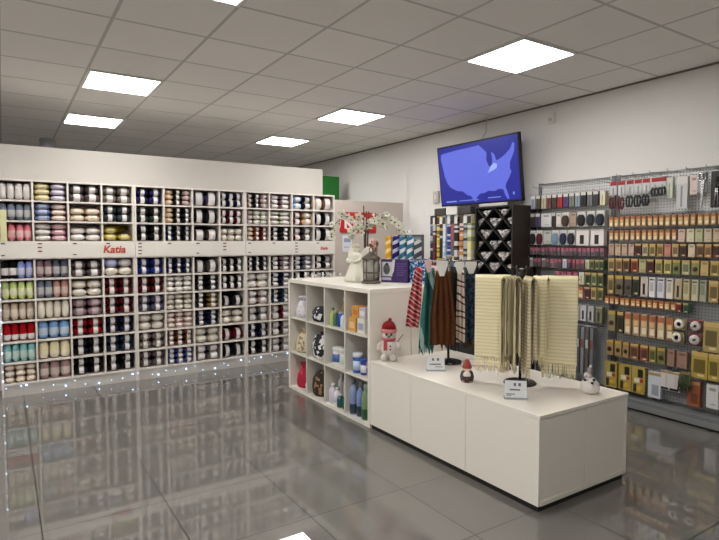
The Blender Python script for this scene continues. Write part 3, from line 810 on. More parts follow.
t = thing('display_carton', 'open grey carton standing behind the yarn rolls on the cube shelf', 'carton', (2.935 + math.cos(rz) * .09 - math.sin(rz) * .165, 3.945 + math.sin(rz) * .09 + math.cos(rz) * .165, CZ), rz)
MB().box(-.12, .12, -.027, .025, 0, .43, .003).build('carton', mat((88, 92, 92), .7), t)
MB().box(-.11, .11, -.0285, -.0272, .33, .41).build('front_print', mat((130, 140, 142), .7), t)
# white snowflake trim lying along the shelf top
t = thing('snowflake_garland', 'low white snowflake garland lying along the yarn end of the shelf top', 'garland', (2.72, 4.72, CZ))
MB().tube([(-.30, .10, .006), (-.15, .14, .006), (.0, .10, .006), (.15, .12, .006), (.28, .06, .006)], .004, 6).build('cord', mat((226, 224, 220), .7), t)
rg = random.Random(9)
for k in range(9):
    x = -.3 + k * .07; y = .11 + rg.uniform(-.03, .03)
    m = MB(); h = rg.uniform(.025, .05)
    for a in (0, PI / 3, 2 * PI / 3):
        m.tube([(x - .0, y - h * .6 * math.cos(a), h * .8 - h * .7 * math.sin(a)), (x, y + h * .6 * math.cos(a), h * .8 + h * .7 * math.sin(a))], .005, 5)
    m.build('snowflake', mat((232, 230, 226), .7), t)

# ------------------------------------------------------------------ on the low cabinets
def sign(loc, rz, label, lines):
    t = thing('acrylic_sign', label, 'sign', loc, rz, 'clear sign holders on the low cabinets')
    o = MB().box(-.062, .062, -.003, .003, .006, .108, .001).build('paper', mat((222, 224, 226), .35), t)
    o.rotation_euler = (-.22, 0, 0)
    MB().box(-.066, .066, -.012, .055, 0, .005, .001).build('foot_plate', mat((176, 180, 182), .15, spec=.6), t)
    for x, z, w_, h_ in lines:
        k = MB().box(x - w_ / 2, x + w_ / 2, -.0042, -.0031, z - h_ / 2, z + h_ / 2).build('printed_line', mat((96, 98, 104), .6), o)
    e = MB().box(-.066, .066, -.0052, .0052, .004, .010, .001).build('holder_edge', mat((150, 156, 160), .12, spec=.7), t)
vdir = lambda x, y: math.atan2(x, y)
sign((2.555, 2.935, TOPZ), -vdir(2.555, 2.935) + .12, 'small acrylic price sign in front of the coloured scarves', [(-.02, .082, .014, .018), (.015, .082, .016, .018), (-.005, .048, .08, .008), (.02, .03, .05, .005)])
sign((2.485, 2.150, TOPZ), -vdir(2.485, 2.150) + .12, 'small acrylic price sign in front of the cream scarves', [(-.005, .085, .013, .018), (.022, .085, .014, .018), (-.005, .055, .06, .008), (-.03, .03, .05, .005), (-.04, .022, .03, .004)])
# large plush snowman
t = thing('snowman_figure', 'white snowman figure with red knitted hat and pink scarf against the cube shelf', 'snowman', (2.478, 3.398, TOPZ), -vdir(2.49, 3.38)); t.scale = (.80, .80, .82)
m_sn = mat((224, 216, 210), .9, bump=.4, bscale=70)
b = MB().ball((0, 0, .13), .082, .075, .085, 16).ball((0, 0, .245), .066, .062, .058, 16)
for s in (-1, 1): b.tube([(s * .06, 0, .17), (s * .095, -.012, .14), (s * .10, -.03, .105)], [.026, .023, .019], 8)
b.build('body', m_sn, t)
for s in (-1, 1): MB().ball((s * .042, -.022, .034), .036, .05, .034, 14).build('foot', m_sn, t)
MB().lathe([(.071, .268), (.074, .276), (.074, .298), (.070, .304)], 18, wob=lambda a, z: 1 + .03 * math.cos(12 * a)).build('hat_brim', mat((214, 130, 128), .9), t)
MB().lathe([(.069, .302), (.066, .33), (.05, .36), (.02, .378), (.004, .38)], 18).build('hat', mat((132, 14, 24), .95, bump=.5, bscale=60), t)
MB().ball((0.01, 0, .388), .018, segs=10).build('bobble', mat((140, 20, 30), .95, bump=.5), t)
sc = MB().lathe([(.055, .19), (.066, .198), (.066, .212), (.055, .218)], 16).build('neck_scarf', mat((190, 86, 92), .9), t)
MB().box(-.05, -.015, -.086, -.070, .11, .20, .005).build('scarf_end', mat((186, 78, 88), .9), sc)
for s in (-1, 1): MB().ball((s * .022, -.058, .255), .012, .006, .014, 10).build('eye', mat((60, 54, 56), .3), t)
MB().ball((0, -.062, .238), .016, .012, .012, 10).build('nose', mat((90, 80, 82), .6), t)
for z in (.15, .118): MB().ball((.014, -.078, z), .008, segs=8).build('button', mat((40, 36, 38), .5), t)
MB().tube([(.075, -.01, .17), (.115, -.01, .225), (.135, -.01, .25)], .004, 6).build('twig_arm', mat((120, 96, 88), .8), t)
# little figure with red hat
t = thing('gnome_figure', 'small gnome figure with brown red hat between the two price signs', 'figurine', (2.535, 2.605, TOPZ), -vdir(2.53, 2.60))
MB().lathe([(.036, 0), (.042, .01), (.046, .035), (.038, .065), (.024, .08)], 14).build('body', mat((52, 46, 48), .6), t)
MB().ball((0, -.028, .045), .028, .016, .032, 10).build('beard', mat((226, 214, 206), .8), t)
MB().ball((0, -.006, .085), .027, .025, .026, 12).build('head', mat((220, 184, 166), .6), t)
MB().lathe([(.030, .09), (.032, .097), (.024, .12), (.01, .148)], 14).build('hat', mat((150, 62, 50), .8), t)
MB().ball((0, 0, .152), .010, segs=8).build('bobble', mat((230, 220, 212), .8), t)
MB().ball((0, -.036, .028), .018, .01, .009, 8).build('red_sash', mat((158, 24, 36), .6), t)
for s in (-1, 1): MB().ball((s * .02, -.022, .008), .014, .018, .008, 8).build('boot', mat((206, 150, 150), .6), t)
# white ornament with bird shape
t = thing('white_snowman_ornament', 'round white glitter snowman ornament near the free end of the cabinets', 'ornament', (2.972, 2.000, TOPZ), -vdir(2.97, 2.0))
MB().lathe([(.03, 0), (.046, .006), (.056, .03), (.052, .062), (.03, .088), (.02, .094)], 18).build('body', mat((226, 218, 214), .5, bump=.3), t)
MB().ball((-.012, 0, .105), .025, .024, .023, 12).build('head', mat((222, 210, 208), .5), t)
MB().lathe([(.016, .125), (.017, .13), (.012, .133), (.011, .155)], 10, center=(-.005, 0, 0)).build('hat', mat((160, 150, 150), .4), t)
MB().ball((.002, 0, .163), .009, segs=8).build('bobble', mat((226, 222, 220), .6), t)
for p in ((-.03, -.032, .085), (.012, -.046, .072), (.022, -.036, .09)): MB().ball(p, .009, .006, .009, 8).build('dark_button', mat((50, 42, 48), .5), t)
MB().tube([(-.02, -.022, .108), (-.034, -.045, .104)], [.004, .001], 6).build('carrot_nose', mat((206, 140, 110), .6), t)
t = thing('red_pouch', 'small dark red pouch lying under the cream scarves', 'pouch', (3.01, 2.70, TOPZ), .5)
MB().lathe([(.026, 0), (.03, .008), (.028, .03), (.012, .046)], 12, sy=1.2).build('pouch', mat((120, 16, 28), .7), t)
MB().tube([(.0, .0, .044), (.012, .01, .056), (.0, .016, .046)], .002, 5).build('cord', mat((90, 10, 20), .7), t)
t = thing('white_tray', 'low white folded card lying behind the coloured scarves', 'card', (2.95, 2.86, TOPZ), -.75)
MB().box(-.16, .16, -.05, .05, 0, .03, .004).build('card', mat((228, 222, 222), .5), t)
MB().box(-.12, .10, -.0515, -.0502, .008, .02).build('printed_line', mat((190, 170, 176), .6), t)

# ------------------------------------------------------------------ scarf stands
def cloth_panel(width, ztop, zbot, nf, amp, m, fringe=0.0, taper=0.0, rib=0.0, seed=0, back=.05, lean=(0, 0), fringe_n=22):
    """scarf folded over an arm along local x: front flap, crown and back flap"""
    rg = random.Random(seed)
    NX, NZ = max(28, nf * 8), 46
    b = MB()
    ph = rg.uniform(0, 6)
    def pt(u, z, side):
        k = (ztop - z) / max(.01, ztop - zbot)
        sq = 1 - taper * (1 - min(1, k * 1.6))
        x = (u - .5) * width * sq + lean[0] * k
        f = amp * math.sin(u * nf * 2 * PI + ph + .6 * math.sin(3 * k + u * 4)) * (.35 + .65 * min(1, k * 2))
        r = rib * math.sin(z * 2 * PI / .022) if rib else 0
        y = -side * back * .5 * (1 if k > .03 else k / .03) + (-side) * r + f + lean[1] * k
        return (x, y, z)
    def flap(side, zb):
        zs = [ztop - (ztop - zb) * (i / NZ) for i in range(NZ + 1)]
        return [[b.bm.verts.new(pt(u / NX, z + (rg.uniform(-.004, .004) if i == NZ else 0), side)) for u in range(NX + 1)] for i, z in enumerate(zs)]
    A = flap(1, zbot + fringe); B = flap(-1, zbot + fringe + .05)
    for G in (A, B):
        for i in range(NZ):
            for j in range(NX):
                f = b.bm.faces.new((G[i][j], G[i][j + 1], G[i + 1][j + 1], G[i + 1][j])); f.smooth = True
    for j in range(NX):
        f = b.bm.faces.new((A[0][j], A[0][j + 1], B[0][j + 1], B[0][j])); f.smooth = True
    me = b.mesh('cloth', m)
    fr = None
    if fringe:
        fb = MB()
        for i in range(fringe_n):
            u = (i + .5) / fringe_n
            p = pt(u, zbot + fringe, 1)
            q = (p[0] + rg.uniform(-.006, .006), p[1] + rg.uniform(-.008, .006), zbot + rg.uniform(0, .03))
            mid = ((p[0] + q[0]) / 2 + rg.uniform(-.003, .003), (p[1] + q[1]) / 2, (p[2] + q[2]) / 2)
            fb.tube([(p[0], p[1], p[2] + .012), mid, q], [.0035, .0045, .002], 5)
        fr = fb.mesh('fringe', m)
    return me, fr
def scarf(label, loc, rz, group=None, fm=None, **kw):
    me, fr = cloth_panel(**kw)
    t = thing('scarf', label, 'scarf', loc, rz, group)
    o = link('cloth', me, t)
    sd = o.modifiers.new('thick', 'SOLIDIFY'); sd.thickness = .005; sd.offset = 0
    if fr:
        f = link('fringe', fr, t)
    return t
# stand with cream scarves
SX, SY = 2.792, 2.385
E1 = Vector((.653, -.757, 0)); E2 = Vector((.757, .653, 0))
rzE = math.atan2(E1.y, E1.x)
m_st = mat((150, 146, 142), .25, metal=.9)
t = thing('scarf_stand', 'round based metal scarf stand carrying the cream scarves', 'display stand', (SX, SY, TOPZ), rzE, 'rotating scarf stands')
MB().lathe([(.105, 0), (.105, .006), (.098, .014), (.03, .018), (.014, .03)], 24).build('base', mat((70, 66, 64), .25, metal=.8), t)
MB().tube([(0, 0, .02), (0, 0, .74)], .009, 10).build('pole', m_st, t)
RAD2 = [(180, .065, .290), (0, .125, .340), (-121, .07, .21), (-71, .07, .215), (-28, .085, .18), (88, .06, .22), (-96, .135, .215)]
for ph, r0, r1 in RAD2:
    c_, s_ = math.cos(math.radians(ph)), math.sin(math.radians(ph))
    MB().tube([(0, 0, .682), (c_ * (r1 + .01), s_ * (r1 + .01), .682)], .005, 8).build('arm', m_st, t)
MB().lathe([(.03, .69), (.034, .70), (.03, .74), (.012, .75)], 14).build('hub', mat((50, 46, 46), .4), t)
for k in range(6):
    a = 2 * PI * k / 6
    MB().tube([(.02 * math.cos(a), .02 * math.sin(a), .72), (.06 * math.cos(a), .06 * math.sin(a), .76), (.07 * math.cos(a), .07 * math.sin(a), .725)], .005, 6).build('hook', mat((60, 54, 54), .35, metal=.7), t)
m_cream = stripe_mat('cream_knit', [(0, (248, 238, 200)), (.6, (234, 222, 182))], 45, (0, 0, 1), .01)
m_cream2 = stripe_mat('cream_tan_knit', [(0, (208, 196, 166)), (.5, (186, 172, 140))], 45, (0, 0, 1), .01)
m_tan = stripe_mat('tan_stripe_knit', [(0, (196, 184, 152)), (.45, (120, 104, 78)), (.6, (206, 196, 166))], 26, (1, 0, 0), .03)
def at2(a, b): return (SX + E1.x * a + E2.x * b, SY + E1.y * a + E2.y * b, 0)
G2 = 'scarves on the second stand'
SC2 = [('cream rib knitted scarf hung broad beside the coloured scarves', m_cream, .585, 1, .006, .11, .006, .045),
       ('cream rib knitted scarf hung broad at the pegboard end of its stand', m_cream, .575, 1, .006, .10, .006, .045),
       ('brown striped scarf hung edge-on beside the broad cream scarf', m_tan, .62, 3, .008, .07, 0, .034),
       ('gathered pale tan scarf hung edge-on in the middle of the cream scarves', m_cream2, .60, 3, .009, .08, .001, .036),
       ('whitish scarf hung edge-on between the tan and the broad cream scarf', m_cream, .66, 2, .008, .08, 0, .034),
       ('dark taupe scarf hung behind the stand pole', mat((112, 98, 80), .95), .70, 3, .010, .07, 0, .036),
       ('narrow brown and cream striped scarf hung edge-on straight in front of the pole', m_tan, .63, 2, .006, .07, 0, .03)]
for k, ((ph, r0, r1), (lb, m, zb, nf, am, frg, rib, bk)) in enumerate(zip(RAD2, SC2)):
    a_ = math.radians(ph); rm_ = (r0 + r1) / 2
    ang = rzE + a_
    # the flap nearer the door is the front one
    if math.sin(a_) > .3: ang2 = ang
    elif abs(ph) == 180: ang2 = ang + PI
    else: ang2 = ang
    scarf(lb, (SX + math.cos(ang) * rm_, SY + math.sin(ang) * rm_, 0), ang2, G2, width=r1 - r0, ztop=1.235, zbot=zb, nf=nf, amp=am, m=m, fringe=frg, rib=rib, seed=k + 1, back=bk, fringe_n=24 if k < 2 else 12)
# stand with coloured scarves
SX1, SY1 = 2.82, 3.10
F1 = Vector((.741, -.672, 0)); F2 = Vector((.672, .741, 0)); rzF = math.atan2(F1.y, F1.x)
t = thing('scarf_stand', 'round based metal scarf stand carrying the coloured scarves', 'display stand', (SX1, SY1, TOPZ), rzF, 'rotating scarf stands')
MB().lathe([(.105, 0), (.105, .006), (.098, .014), (.03, .018), (.014, .03)], 24).build('base', mat((70, 66, 64), .25, metal=.8), t)
MB().tube([(0, 0, .02), (0, 0, .80)], .009, 10).build('pole', m_st, t)
for a in (((-.27, 0), (.23, 0)), ((0, -.2), (0, .2))):
    MB().tube([(a[0][0], a[0][1], .775), (a[1][0], a[1][1], .775)], .005, 8).build('arm', m_st, t)
MB().lathe([(.02, .78), (.024, .79), (.02, .81), (.008, .82)], 14).build('hub', mat((150, 148, 146), .3, metal=.8), t)
def at1(a, b): return (SX1 + F1.x * a + F2.x * b, SY1 + F1.y * a + F2.y * b, 0)
G1 = 'scarves on the first stand'
sc1 = [
 ('red and white striped scarf hung outermost beside the cube shelf', -.225, -.0, .095, 1.255, .80, 2, .014, stripe_mat('red_white', [(0, (172, 52, 60)), (.4, (216, 176, 172)), (.55, (140, 34, 44)), (.8, (210, 170, 168))], 17, (.5, 0, .8), .03), 0, .45, (-.05, 0)),
 ('teal green scarf with a pale grey end hung between the red and the brown', -.138, -.072, .11, 1.255, .60, 2, .018, stripe_mat('teal_scarf', [(0, (46, 102, 94)), (.55, (30, 74, 72)), (.8, (136, 160, 158))], 5.2, (1.1, 0, .25), .08), .05, .45, (-.03, 0)),
 ('long plain brown scarf hung in front of the first stand', -.043, -.172, .18, 1.235, .70, 4, .013, mat((86, 52, 30), .95, spec=.1, bump=.4, bscale=40, var=.2), .0, .45, (0, 0)),
 ('white scarf with dark red pattern hung beside the brown scarf', .086, -.135, .06, 1.245, .72, 2, .014, stripe_mat('white_red', [(0, (206, 192, 180)), (.5, (120, 60, 58)), (.62, (214, 204, 192)), (.86, (84, 50, 48))], 9, (.5, .2, 1), .06), .0, .3, (.0, 0)),
 ('dark blue tweed scarf hung at the end of the first stand', .155, -.05, .095, 1.245, .70, 2, .014, pattern_mat('blue_tweed', (24, 40, 60), (52, 84, 100), 40, .5), .05, .3, (.01, 0)),
 ('olive gold scarf with dark fringe hung low behind the blue scarf', .155, .06, .11, 1.24, .62, 2, .014, pattern_mat('olive_scarf', (92, 78, 36), (60, 48, 30), 30, .5), .06, .3, (.0, 0)),
 ('black fringed scarf hung behind the brown scarf', .01, .11, .14, 1.24, .60, 3, .014, mat((34, 34, 28), .95), .07, .3, (.0, 0)),
 ('pink and white scarf hung on the far side of the first stand', -.13, .075, .12, 1.25, .74, 2, .014, mat((214, 168, 166), .95), .0, .3, (.0, 0))]
for k, (lb, a, b_, wd, zt, zb, nf, am, m, frg, tp, ln) in enumerate(sc1):
    scarf(lb, at1(a, b_), rzF, G1, width=wd, ztop=zt, zbot=zb, nf=nf, amp=am, m=m, fringe=frg, taper=tp, seed=20 + k, back=.05, lean=ln, fringe_n=12)
for k, (a, b_, z, w_, h_, lb) in enumerate([(-.05, -.215, 1.258, .08, .11, 'white paper hanger head above the brown scarf'), (.075, -.178, 1.262, .065, .09, 'white paper hanger head above the patterned white scarf'),
                                       (.16, -.095, 1.26, .08, .09, 'white paper hanger head above the dark blue scarf'), (-.15, -.14, 1.27, .05, .09, 'pinkish paper hanger head above the teal scarf')]):
    t = thing('hanger_head', lb, 'hanger', at1(a, b_)[:2] + (z,), rzF, 'paper hanger heads on the first stand')
    c_ = (224, 222, 216) if k < 3 else (214, 176, 176)
    MB().poly([(-w_ / 2, 0, h_ * .2), (-w_ / 2, 0, h_ * .5), (w_ / 2, 0, h_ * .5), (w_ / 2, 0, h_ * .2), (w_ * .2, 0, -h_ * .5), (-w_ * .2, 0, -h_ * .5)], (0, .004, 0)).build('card', mat(c_, .6), t)
    MB().tube([(0, .002, h_ * .5), (0, .002, h_ * .62), (.012, .012, h_ * .7), (.012, .03, h_ * .62)], .003, 6).build('hook', m_st, t)
# ------------------------------------------------------------------ right wall: thread rack, bobbin rack, pegboard bays
def seg_mat(name, cols, n, seed):
    """a strip of stacked coloured pieces: the colour changes piece by piece"""
    m = bpy.data.materials.new(name); m.use_nodes = True
    nt = m.node_tree; b = nt.nodes['Principled BSDF']
    tc = nt.nodes.new('ShaderNodeTexCoord'); sp = nt.nodes.new('ShaderNodeSeparateXYZ')
    nt.links.new(tc.outputs['Object'], sp.inputs[0])
    mu = nt.nodes.new('ShaderNodeMath'); mu.operation = 'MULTIPLY'; mu.inputs[1].default_value = n
    fl = nt.nodes.new('ShaderNodeMath'); fl.operation = 'FLOOR'
    ad = nt.nodes.new('ShaderNodeMath'); ad.operation = 'ADD'; ad.inputs[1].default_value = seed * 17.3
    nt.links.new(sp.outputs['Z'], mu.inputs[0]); nt.links.new(mu.outputs[0], fl.inputs[0]); nt.links.new(fl.outputs[0], ad.inputs[0])
    wn = nt.nodes.new('ShaderNodeTexWhiteNoise'); wn.noise_dimensions = '1D'
    nt.links.new(ad.outputs[0], wn.inputs['W'])
    r = nt.nodes.new('ShaderNodeValToRGB'); r.color_ramp.interpolation = 'CONSTANT'
    while len(r.color_ramp.elements) < len(cols): r.color_ramp.elements.new(.5)
    for i, c in enumerate(cols):
        r.color_ramp.elements[i].position = i / len(cols); r.color_ramp.elements[i].color = lin(c)
    nt.links.new(wn.outputs['Value'], r.inputs['Fac']); nt.links.new(r.outputs['Color'], b.inputs['Base Color'])
    b.inputs['Roughness'].default_value = .5
    return m
RXF = 4.30
t = thing('button_rack', 'tall rack of narrow panels for button and thread strips beside the bobbin rack', 'rack', (RXF, 4.715, 0))
m_blk = mat((30, 29, 30), .5)
MB().box(.0, .34, -.385, .375, 0, .10, .004).build('base', m_blk, t)
for y in (-.365, .345): MB().box(.12, .16, y - .015, y + .015, .1, 1.80, .002).build('post', mat((120, 120, 122), .4, metal=.6), t)
MB().box(.14, .155, -.37, .345, .101, 1.795).build('back_panel', mat((60, 60, 62), .6), t)
PANELS = [(.31, .105, (216, 214, 210)), (.16, .17, (54, 50, 48)), (-.03, .19, (222, 220, 214)), (-.24, .20, (60, 56, 54))]
STR = [[(30, 32, 52), (170, 176, 190), (88, 96, 120)], [(120, 40, 56), (60, 60, 64), (200, 200, 200)], [(196, 166, 60), (120, 96, 40), (214, 200, 150)], [(30, 30, 32), (190, 190, 186), (200, 160, 60)],
       [(214, 220, 228), (168, 196, 214), (224, 214, 180)], [(34, 50, 120), (70, 100, 180), (200, 210, 226)], [(90, 100, 116), (212, 206, 130), (150, 84, 84)], [(24, 24, 28), (206, 204, 204), (90, 80, 76)],
       [(206, 140, 60), (120, 70, 50), (210, 200, 190)], [(170, 170, 176), (50, 54, 66), (110, 120, 140)], [(224, 214, 150), (150, 160, 120), (220, 220, 216)], [(26, 30, 60), (40, 44, 80), (210, 214, 222)]]
kk = 0
SN = ['navy and grey', 'maroon and grey', 'mustard', 'black and gold', 'pale blue and cream', 'blue', 'yellow and slate', 'black and white', 'orange and brown', 'grey and slate', 'pale yellow', 'dark navy']
for (yc, wd, hc) in PANELS:
    MB().box(-.012, .118, yc - wd / 2 + .003, yc + wd / 2 - .003, 1.755, 1.835, .003).build('header', mat(hc, .5), t)
for (yc, wd, hc) in PANELS:
    n = 2 if wd < .12 else 3
    for i in range(n):
        w_ = (wd - .012) / n
        y = 4.715 + yc + wd / 2 - .006 - w_ * (i + .5)
        o = MB().box(-.03, .03, -w_ * .46, w_ * .46, -.59, 0, .004).build('thread_strip', seg_mat('strip_%s' % SN[kk].replace(' ', '_'), STR[kk] + [STR[kk][0]], 34 + 6 * (kk % 3), kk), None, (RXF + .035, y, 1.752))
        tag(o, 'strip of %s button tubes, %s from the corner on its rack' % (SN[kk], ORD[kk]), 'button strip', 'button strips on the rack')
        MB().box(-.033, -.0302, -w_ * .40, w_ * .40, -.10, -.02).build('strip_card', mat((222, 220, 216) if kk % 2 else (46, 44, 46), .5), o)
        kk += 1

t = thing('bobbin_rack', 'black rack with diamond shaped compartments beside the pegboard', 'rack', (RXF, 4.056, 0))
HW, ZT, ZB = .262, 1.81, 1.10
m_rk = mat((34, 31, 30), .45)
MB().box(0, .36, -HW, -HW + .016, 0, ZT + .01, .002).build('side_panel', mat((44, 36, 30), .45), t)
MB().box(0, .36, HW - .016, HW, 0, ZT + .01, .002).build('side_panel', m_rk, t)
MB().box(0, .36, -HW + .017, HW - .017, ZT - .008, ZT + .008, .002).build('top', m_rk, t)
MB().box(0, .36, -HW + .017, HW - .017, ZB - .016, ZB).build('shelf', m_rk, t)
MB().box(.015, .035, -HW + .017, HW - .017, .001, ZB - .017).build('lower_panel', m_rk, t)
MB().box(.20, .21, -HW + .017, HW - .017, ZB + .001, ZT - .009).build('back_panel', mat((22, 21, 21), .7), t)
MB().box(-.006, .002, -.19, .20, ZT + .012, ZT + .04, .001).build('header_card', mat((206, 204, 202), .5), t)
iw, ih = HW - .018, (ZT - ZB - .01)
def slat(y0, z0, y1, z1):
    d = Vector((0, y1 - y0, z1 - z0)).normalized(); n = Vector((0, -d.z, d.y)) * .005
    return MB().poly([Vector((.004, y0, z0)) - n, Vector((.004, y1, z1)) - n, Vector((.004, y1, z1)) + n, Vector((.004, y0, z0)) + n], (.19, 0, 0))
NR = 3
ch = ih / NR; cwid = 2 * iw / 2
# zigzag lattice: two diamonds across, three down
for s in (1, -1):
    for k in range(-2, NR + 2):
        # line z = zc + s*(ch/cwid)*(y)
        zc = ZB + .004 + ch * k
        y0, y1 = -iw, iw
        za, zb_ = zc + (ch * 2) * ((y0 + iw) / (2 * iw)) if s > 0 else zc + (ch * 2) * (1 - (y0 + iw) / (2 * iw)), None
        f = (lambda y: zc + ch * 2 * ((y + iw) / (2 * iw))) if s > 0 else (lambda y: zc + ch * 2 * (1 - (y + iw) / (2 * iw)))
        ys = [y for y in (y0, y1)]
        lo, hi = ZB + .006, ZT - .014
        pts = []
        for i in range(101):
            y = y0 + (y1 - y0) * i / 100
            if lo <= f(y) <= hi: pts.append(y)
        if len(pts) > 8:
            slat(pts[0], f(pts[0]), pts[-1], f(pts[-1])).build('lattice_board', m_rk, t)
rg = random.Random(21)
gr = MB()
gm = [mat(c, .5) for c in ((186, 184, 186), (126, 124, 128), (222, 220, 222), (160, 146, 142), (90, 92, 100), (200, 186, 176))]
for k in range(-1, NR + 1):
    for j in (0, 1, 2):
        vy = -iw + cwid * j if k % 1 == 0 else 0
        for half in (0, 1):
            yv = -iw + cwid * (j if half == 0 else j + .5)
            zv = ZB + .004 + ch * (k if half == 0 else k + .5)
            if abs(yv) > iw + .001: continue
            for q in range(170):
                u = rg.random() ** .6
                yy = yv + rg.uniform(-1, 1) * cwid * .33 * u; zz = zv + .034 + ch * .36 * u * rg.uniform(.7, 1.0)
                if not (-iw + .02 < yy < iw - .02 and ZB + .02 < zz < ZT - .035): continue
                if zz - zv < abs(yy - yv) * ch / cwid + .034: continue
                s_ = rg.uniform(.008, .014)
                gr.box(.02 + rg.uniform(0, .03), .05 + rg.uniform(0, .12), yy - s_, yy + s_, zz - s_ * .7, zz + s_ * .7, 0, rg.randrange(6))
tag(gr.build('bobbin_packs', gm, None, (RXF, 4.056, 0)), 'small grey bobbin packs heaped in the diamond compartments', 'bobbin packs', kind='stuff')

# pegboard bays
PX = 4.665
def perf_mat(name, rgb):
    m = bpy.data.materials.new(name); m.use_nodes = True
    nt = m.node_tree; b = nt.nodes['Principled BSDF']
    tc = nt.nodes.new('ShaderNodeTexCoord'); sp = nt.nodes.new('ShaderNodeSeparateXYZ')
    nt.links.new(tc.outputs['Object'], sp.inputs[0])
    acc = []
    for ax in ('Y', 'Z'):
        a = nt.nodes.new('ShaderNodeMath'); a.operation = 'MULTIPLY'; a.inputs[1].default_value = 40; nt.links.new(sp.outputs[ax], a.inputs[0])
        f = nt.nodes.new('ShaderNodeMath'); f.operation = 'FRACT'; nt.links.new(a.outputs[0], f.inputs[0])
        s = nt.nodes.new('ShaderNodeMath'); s.operation = 'SUBTRACT'; s.inputs[1].default_value = .5; nt.links.new(f.outputs[0], s.inputs[0])
        p = nt.nodes.new('ShaderNodeMath'); p.operation = 'POWER'; p.inputs[1].default_value = 2; nt.links.new(s.outputs[0], p.inputs[0])
        acc.append(p)
    ad = nt.nodes.new('ShaderNodeMath'); ad.operation = 'ADD'
    nt.links.new(acc[0].outputs[0], ad.inputs[0]); nt.links.new(acc[1].outputs[0], ad.inputs[1])
    lt = nt.nodes.new('ShaderNodeMath'); lt.operation = 'LESS_THAN'; lt.inputs[1].default_value = .03; nt.links.new(ad.outputs[0], lt.inputs[0])
    mx = nt.nodes.new('ShaderNodeMix'); mx.data_type = 'RGBA'
    mx.inputs[6].default_value = lin(rgb); mx.inputs[7].default_value = lin([c * .35 for c in rgb])
    nt.links.new(lt.outputs[0], mx.inputs[0]); nt.links.new(mx.outputs[2], b.inputs['Base Color'])
    b.inputs['Roughness'].default_value = .45; b.inputs['Metallic'].default_value = .2
    return m
m_perf_l, m_perf_d = perf_mat('light_perforated_steel', (206, 206, 206)), perf_mat('dark_perforated_steel', (158, 161, 165))
m_chr = mat((168, 168, 170), .3, metal=.85)
BAYS = {}
def bay(key, y0, y1, split, label):
    t = thing('pegboard_bay', label, 'pegboard', (PX, (y0 + y1) / 2, 0), 0, 'grey pegboard bays on the wall')
    h = (y1 - y0) / 2
    MB().box(0, .02, -h + .021, h - .021, split + .001, 2.03, .001).build('upper_panel', m_perf_l, t)
    MB().box(0, .02, -h + .021, h - .021, .115, split - .001, .001).build('lower_panel', m_perf_d, t)
    for s in (-1, 1): MB().box(-.006, .045, s * h - .0195, s * h + .0195, 0, 2.045, .002).build('upright', mat((112, 112, 116), .4, metal=.5), t)
    MB().box(-.165, -.007, -h + .002, h - .002, .066, .096, .002).build('base_shelf', mat((128, 130, 132), .4, metal=.2), t)
    MB().box(-.166, -.160, -h + .002, h - .002, .018, .0655, .001).build('kick_plate', mat((150, 152, 154), .35, metal=.4), t)
    for s in (-1, 1): MB().box(-.172, -.03, s * (h - .10) - .018, s * (h - .10) + .018, 0, .017, .002).build('foot', mat((20, 20, 20), .6), t)
    MB().box(-.15, -.01, -h + .01, h - .01, .0005, .016).build('dark_base', mat((20, 20, 20), .7), t)
    MB().tube([(-.02, -h + .022, 2.032), (-.02, h - .022, 2.032)], .006, 6).build('top_rail', m_chr, t)
    BAYS[key] = dict(t=t, yc=(y0 + y1) / 2, n=0, more=[])
bay('L', 2.945, 3.755, 1.56, 'grey pegboard bay with knitted patches and small packs, beside the bobbin rack')
bay('R', 1.90, 2.90, 1.70, 'grey pegboard bay with scissors and sewing notions, at the front end')
hook_me = MB().tube([(0, 0, 0), (-.13, 0, 0), (-.142, 0, .004), (-.146, 0, .016)], .0022, 5).mesh('hook', m_chr)
hook_long = MB().tube([(0, 0, 0), (-.15, 0, .0), (-.165, 0, .004), (-.17, 0, .018)], .0028, 5).mesh('hook', m_chr)
def hook(key, y, z, me=None):
    B = BAYS[key]
    if B['n'] < 95:
        link('hook', me or hook_me, B['t'], (-.0005, y - B['yc'], z)); B['n'] += 1
    else: B['more'].append((y - B['yc'], z))
def card_me(w_, h_, d_, parts, mats):
    """parts: list of (name, kind, ...) in card coordinates; x is depth, front face at x = -d_"""
    return None
_C = {}
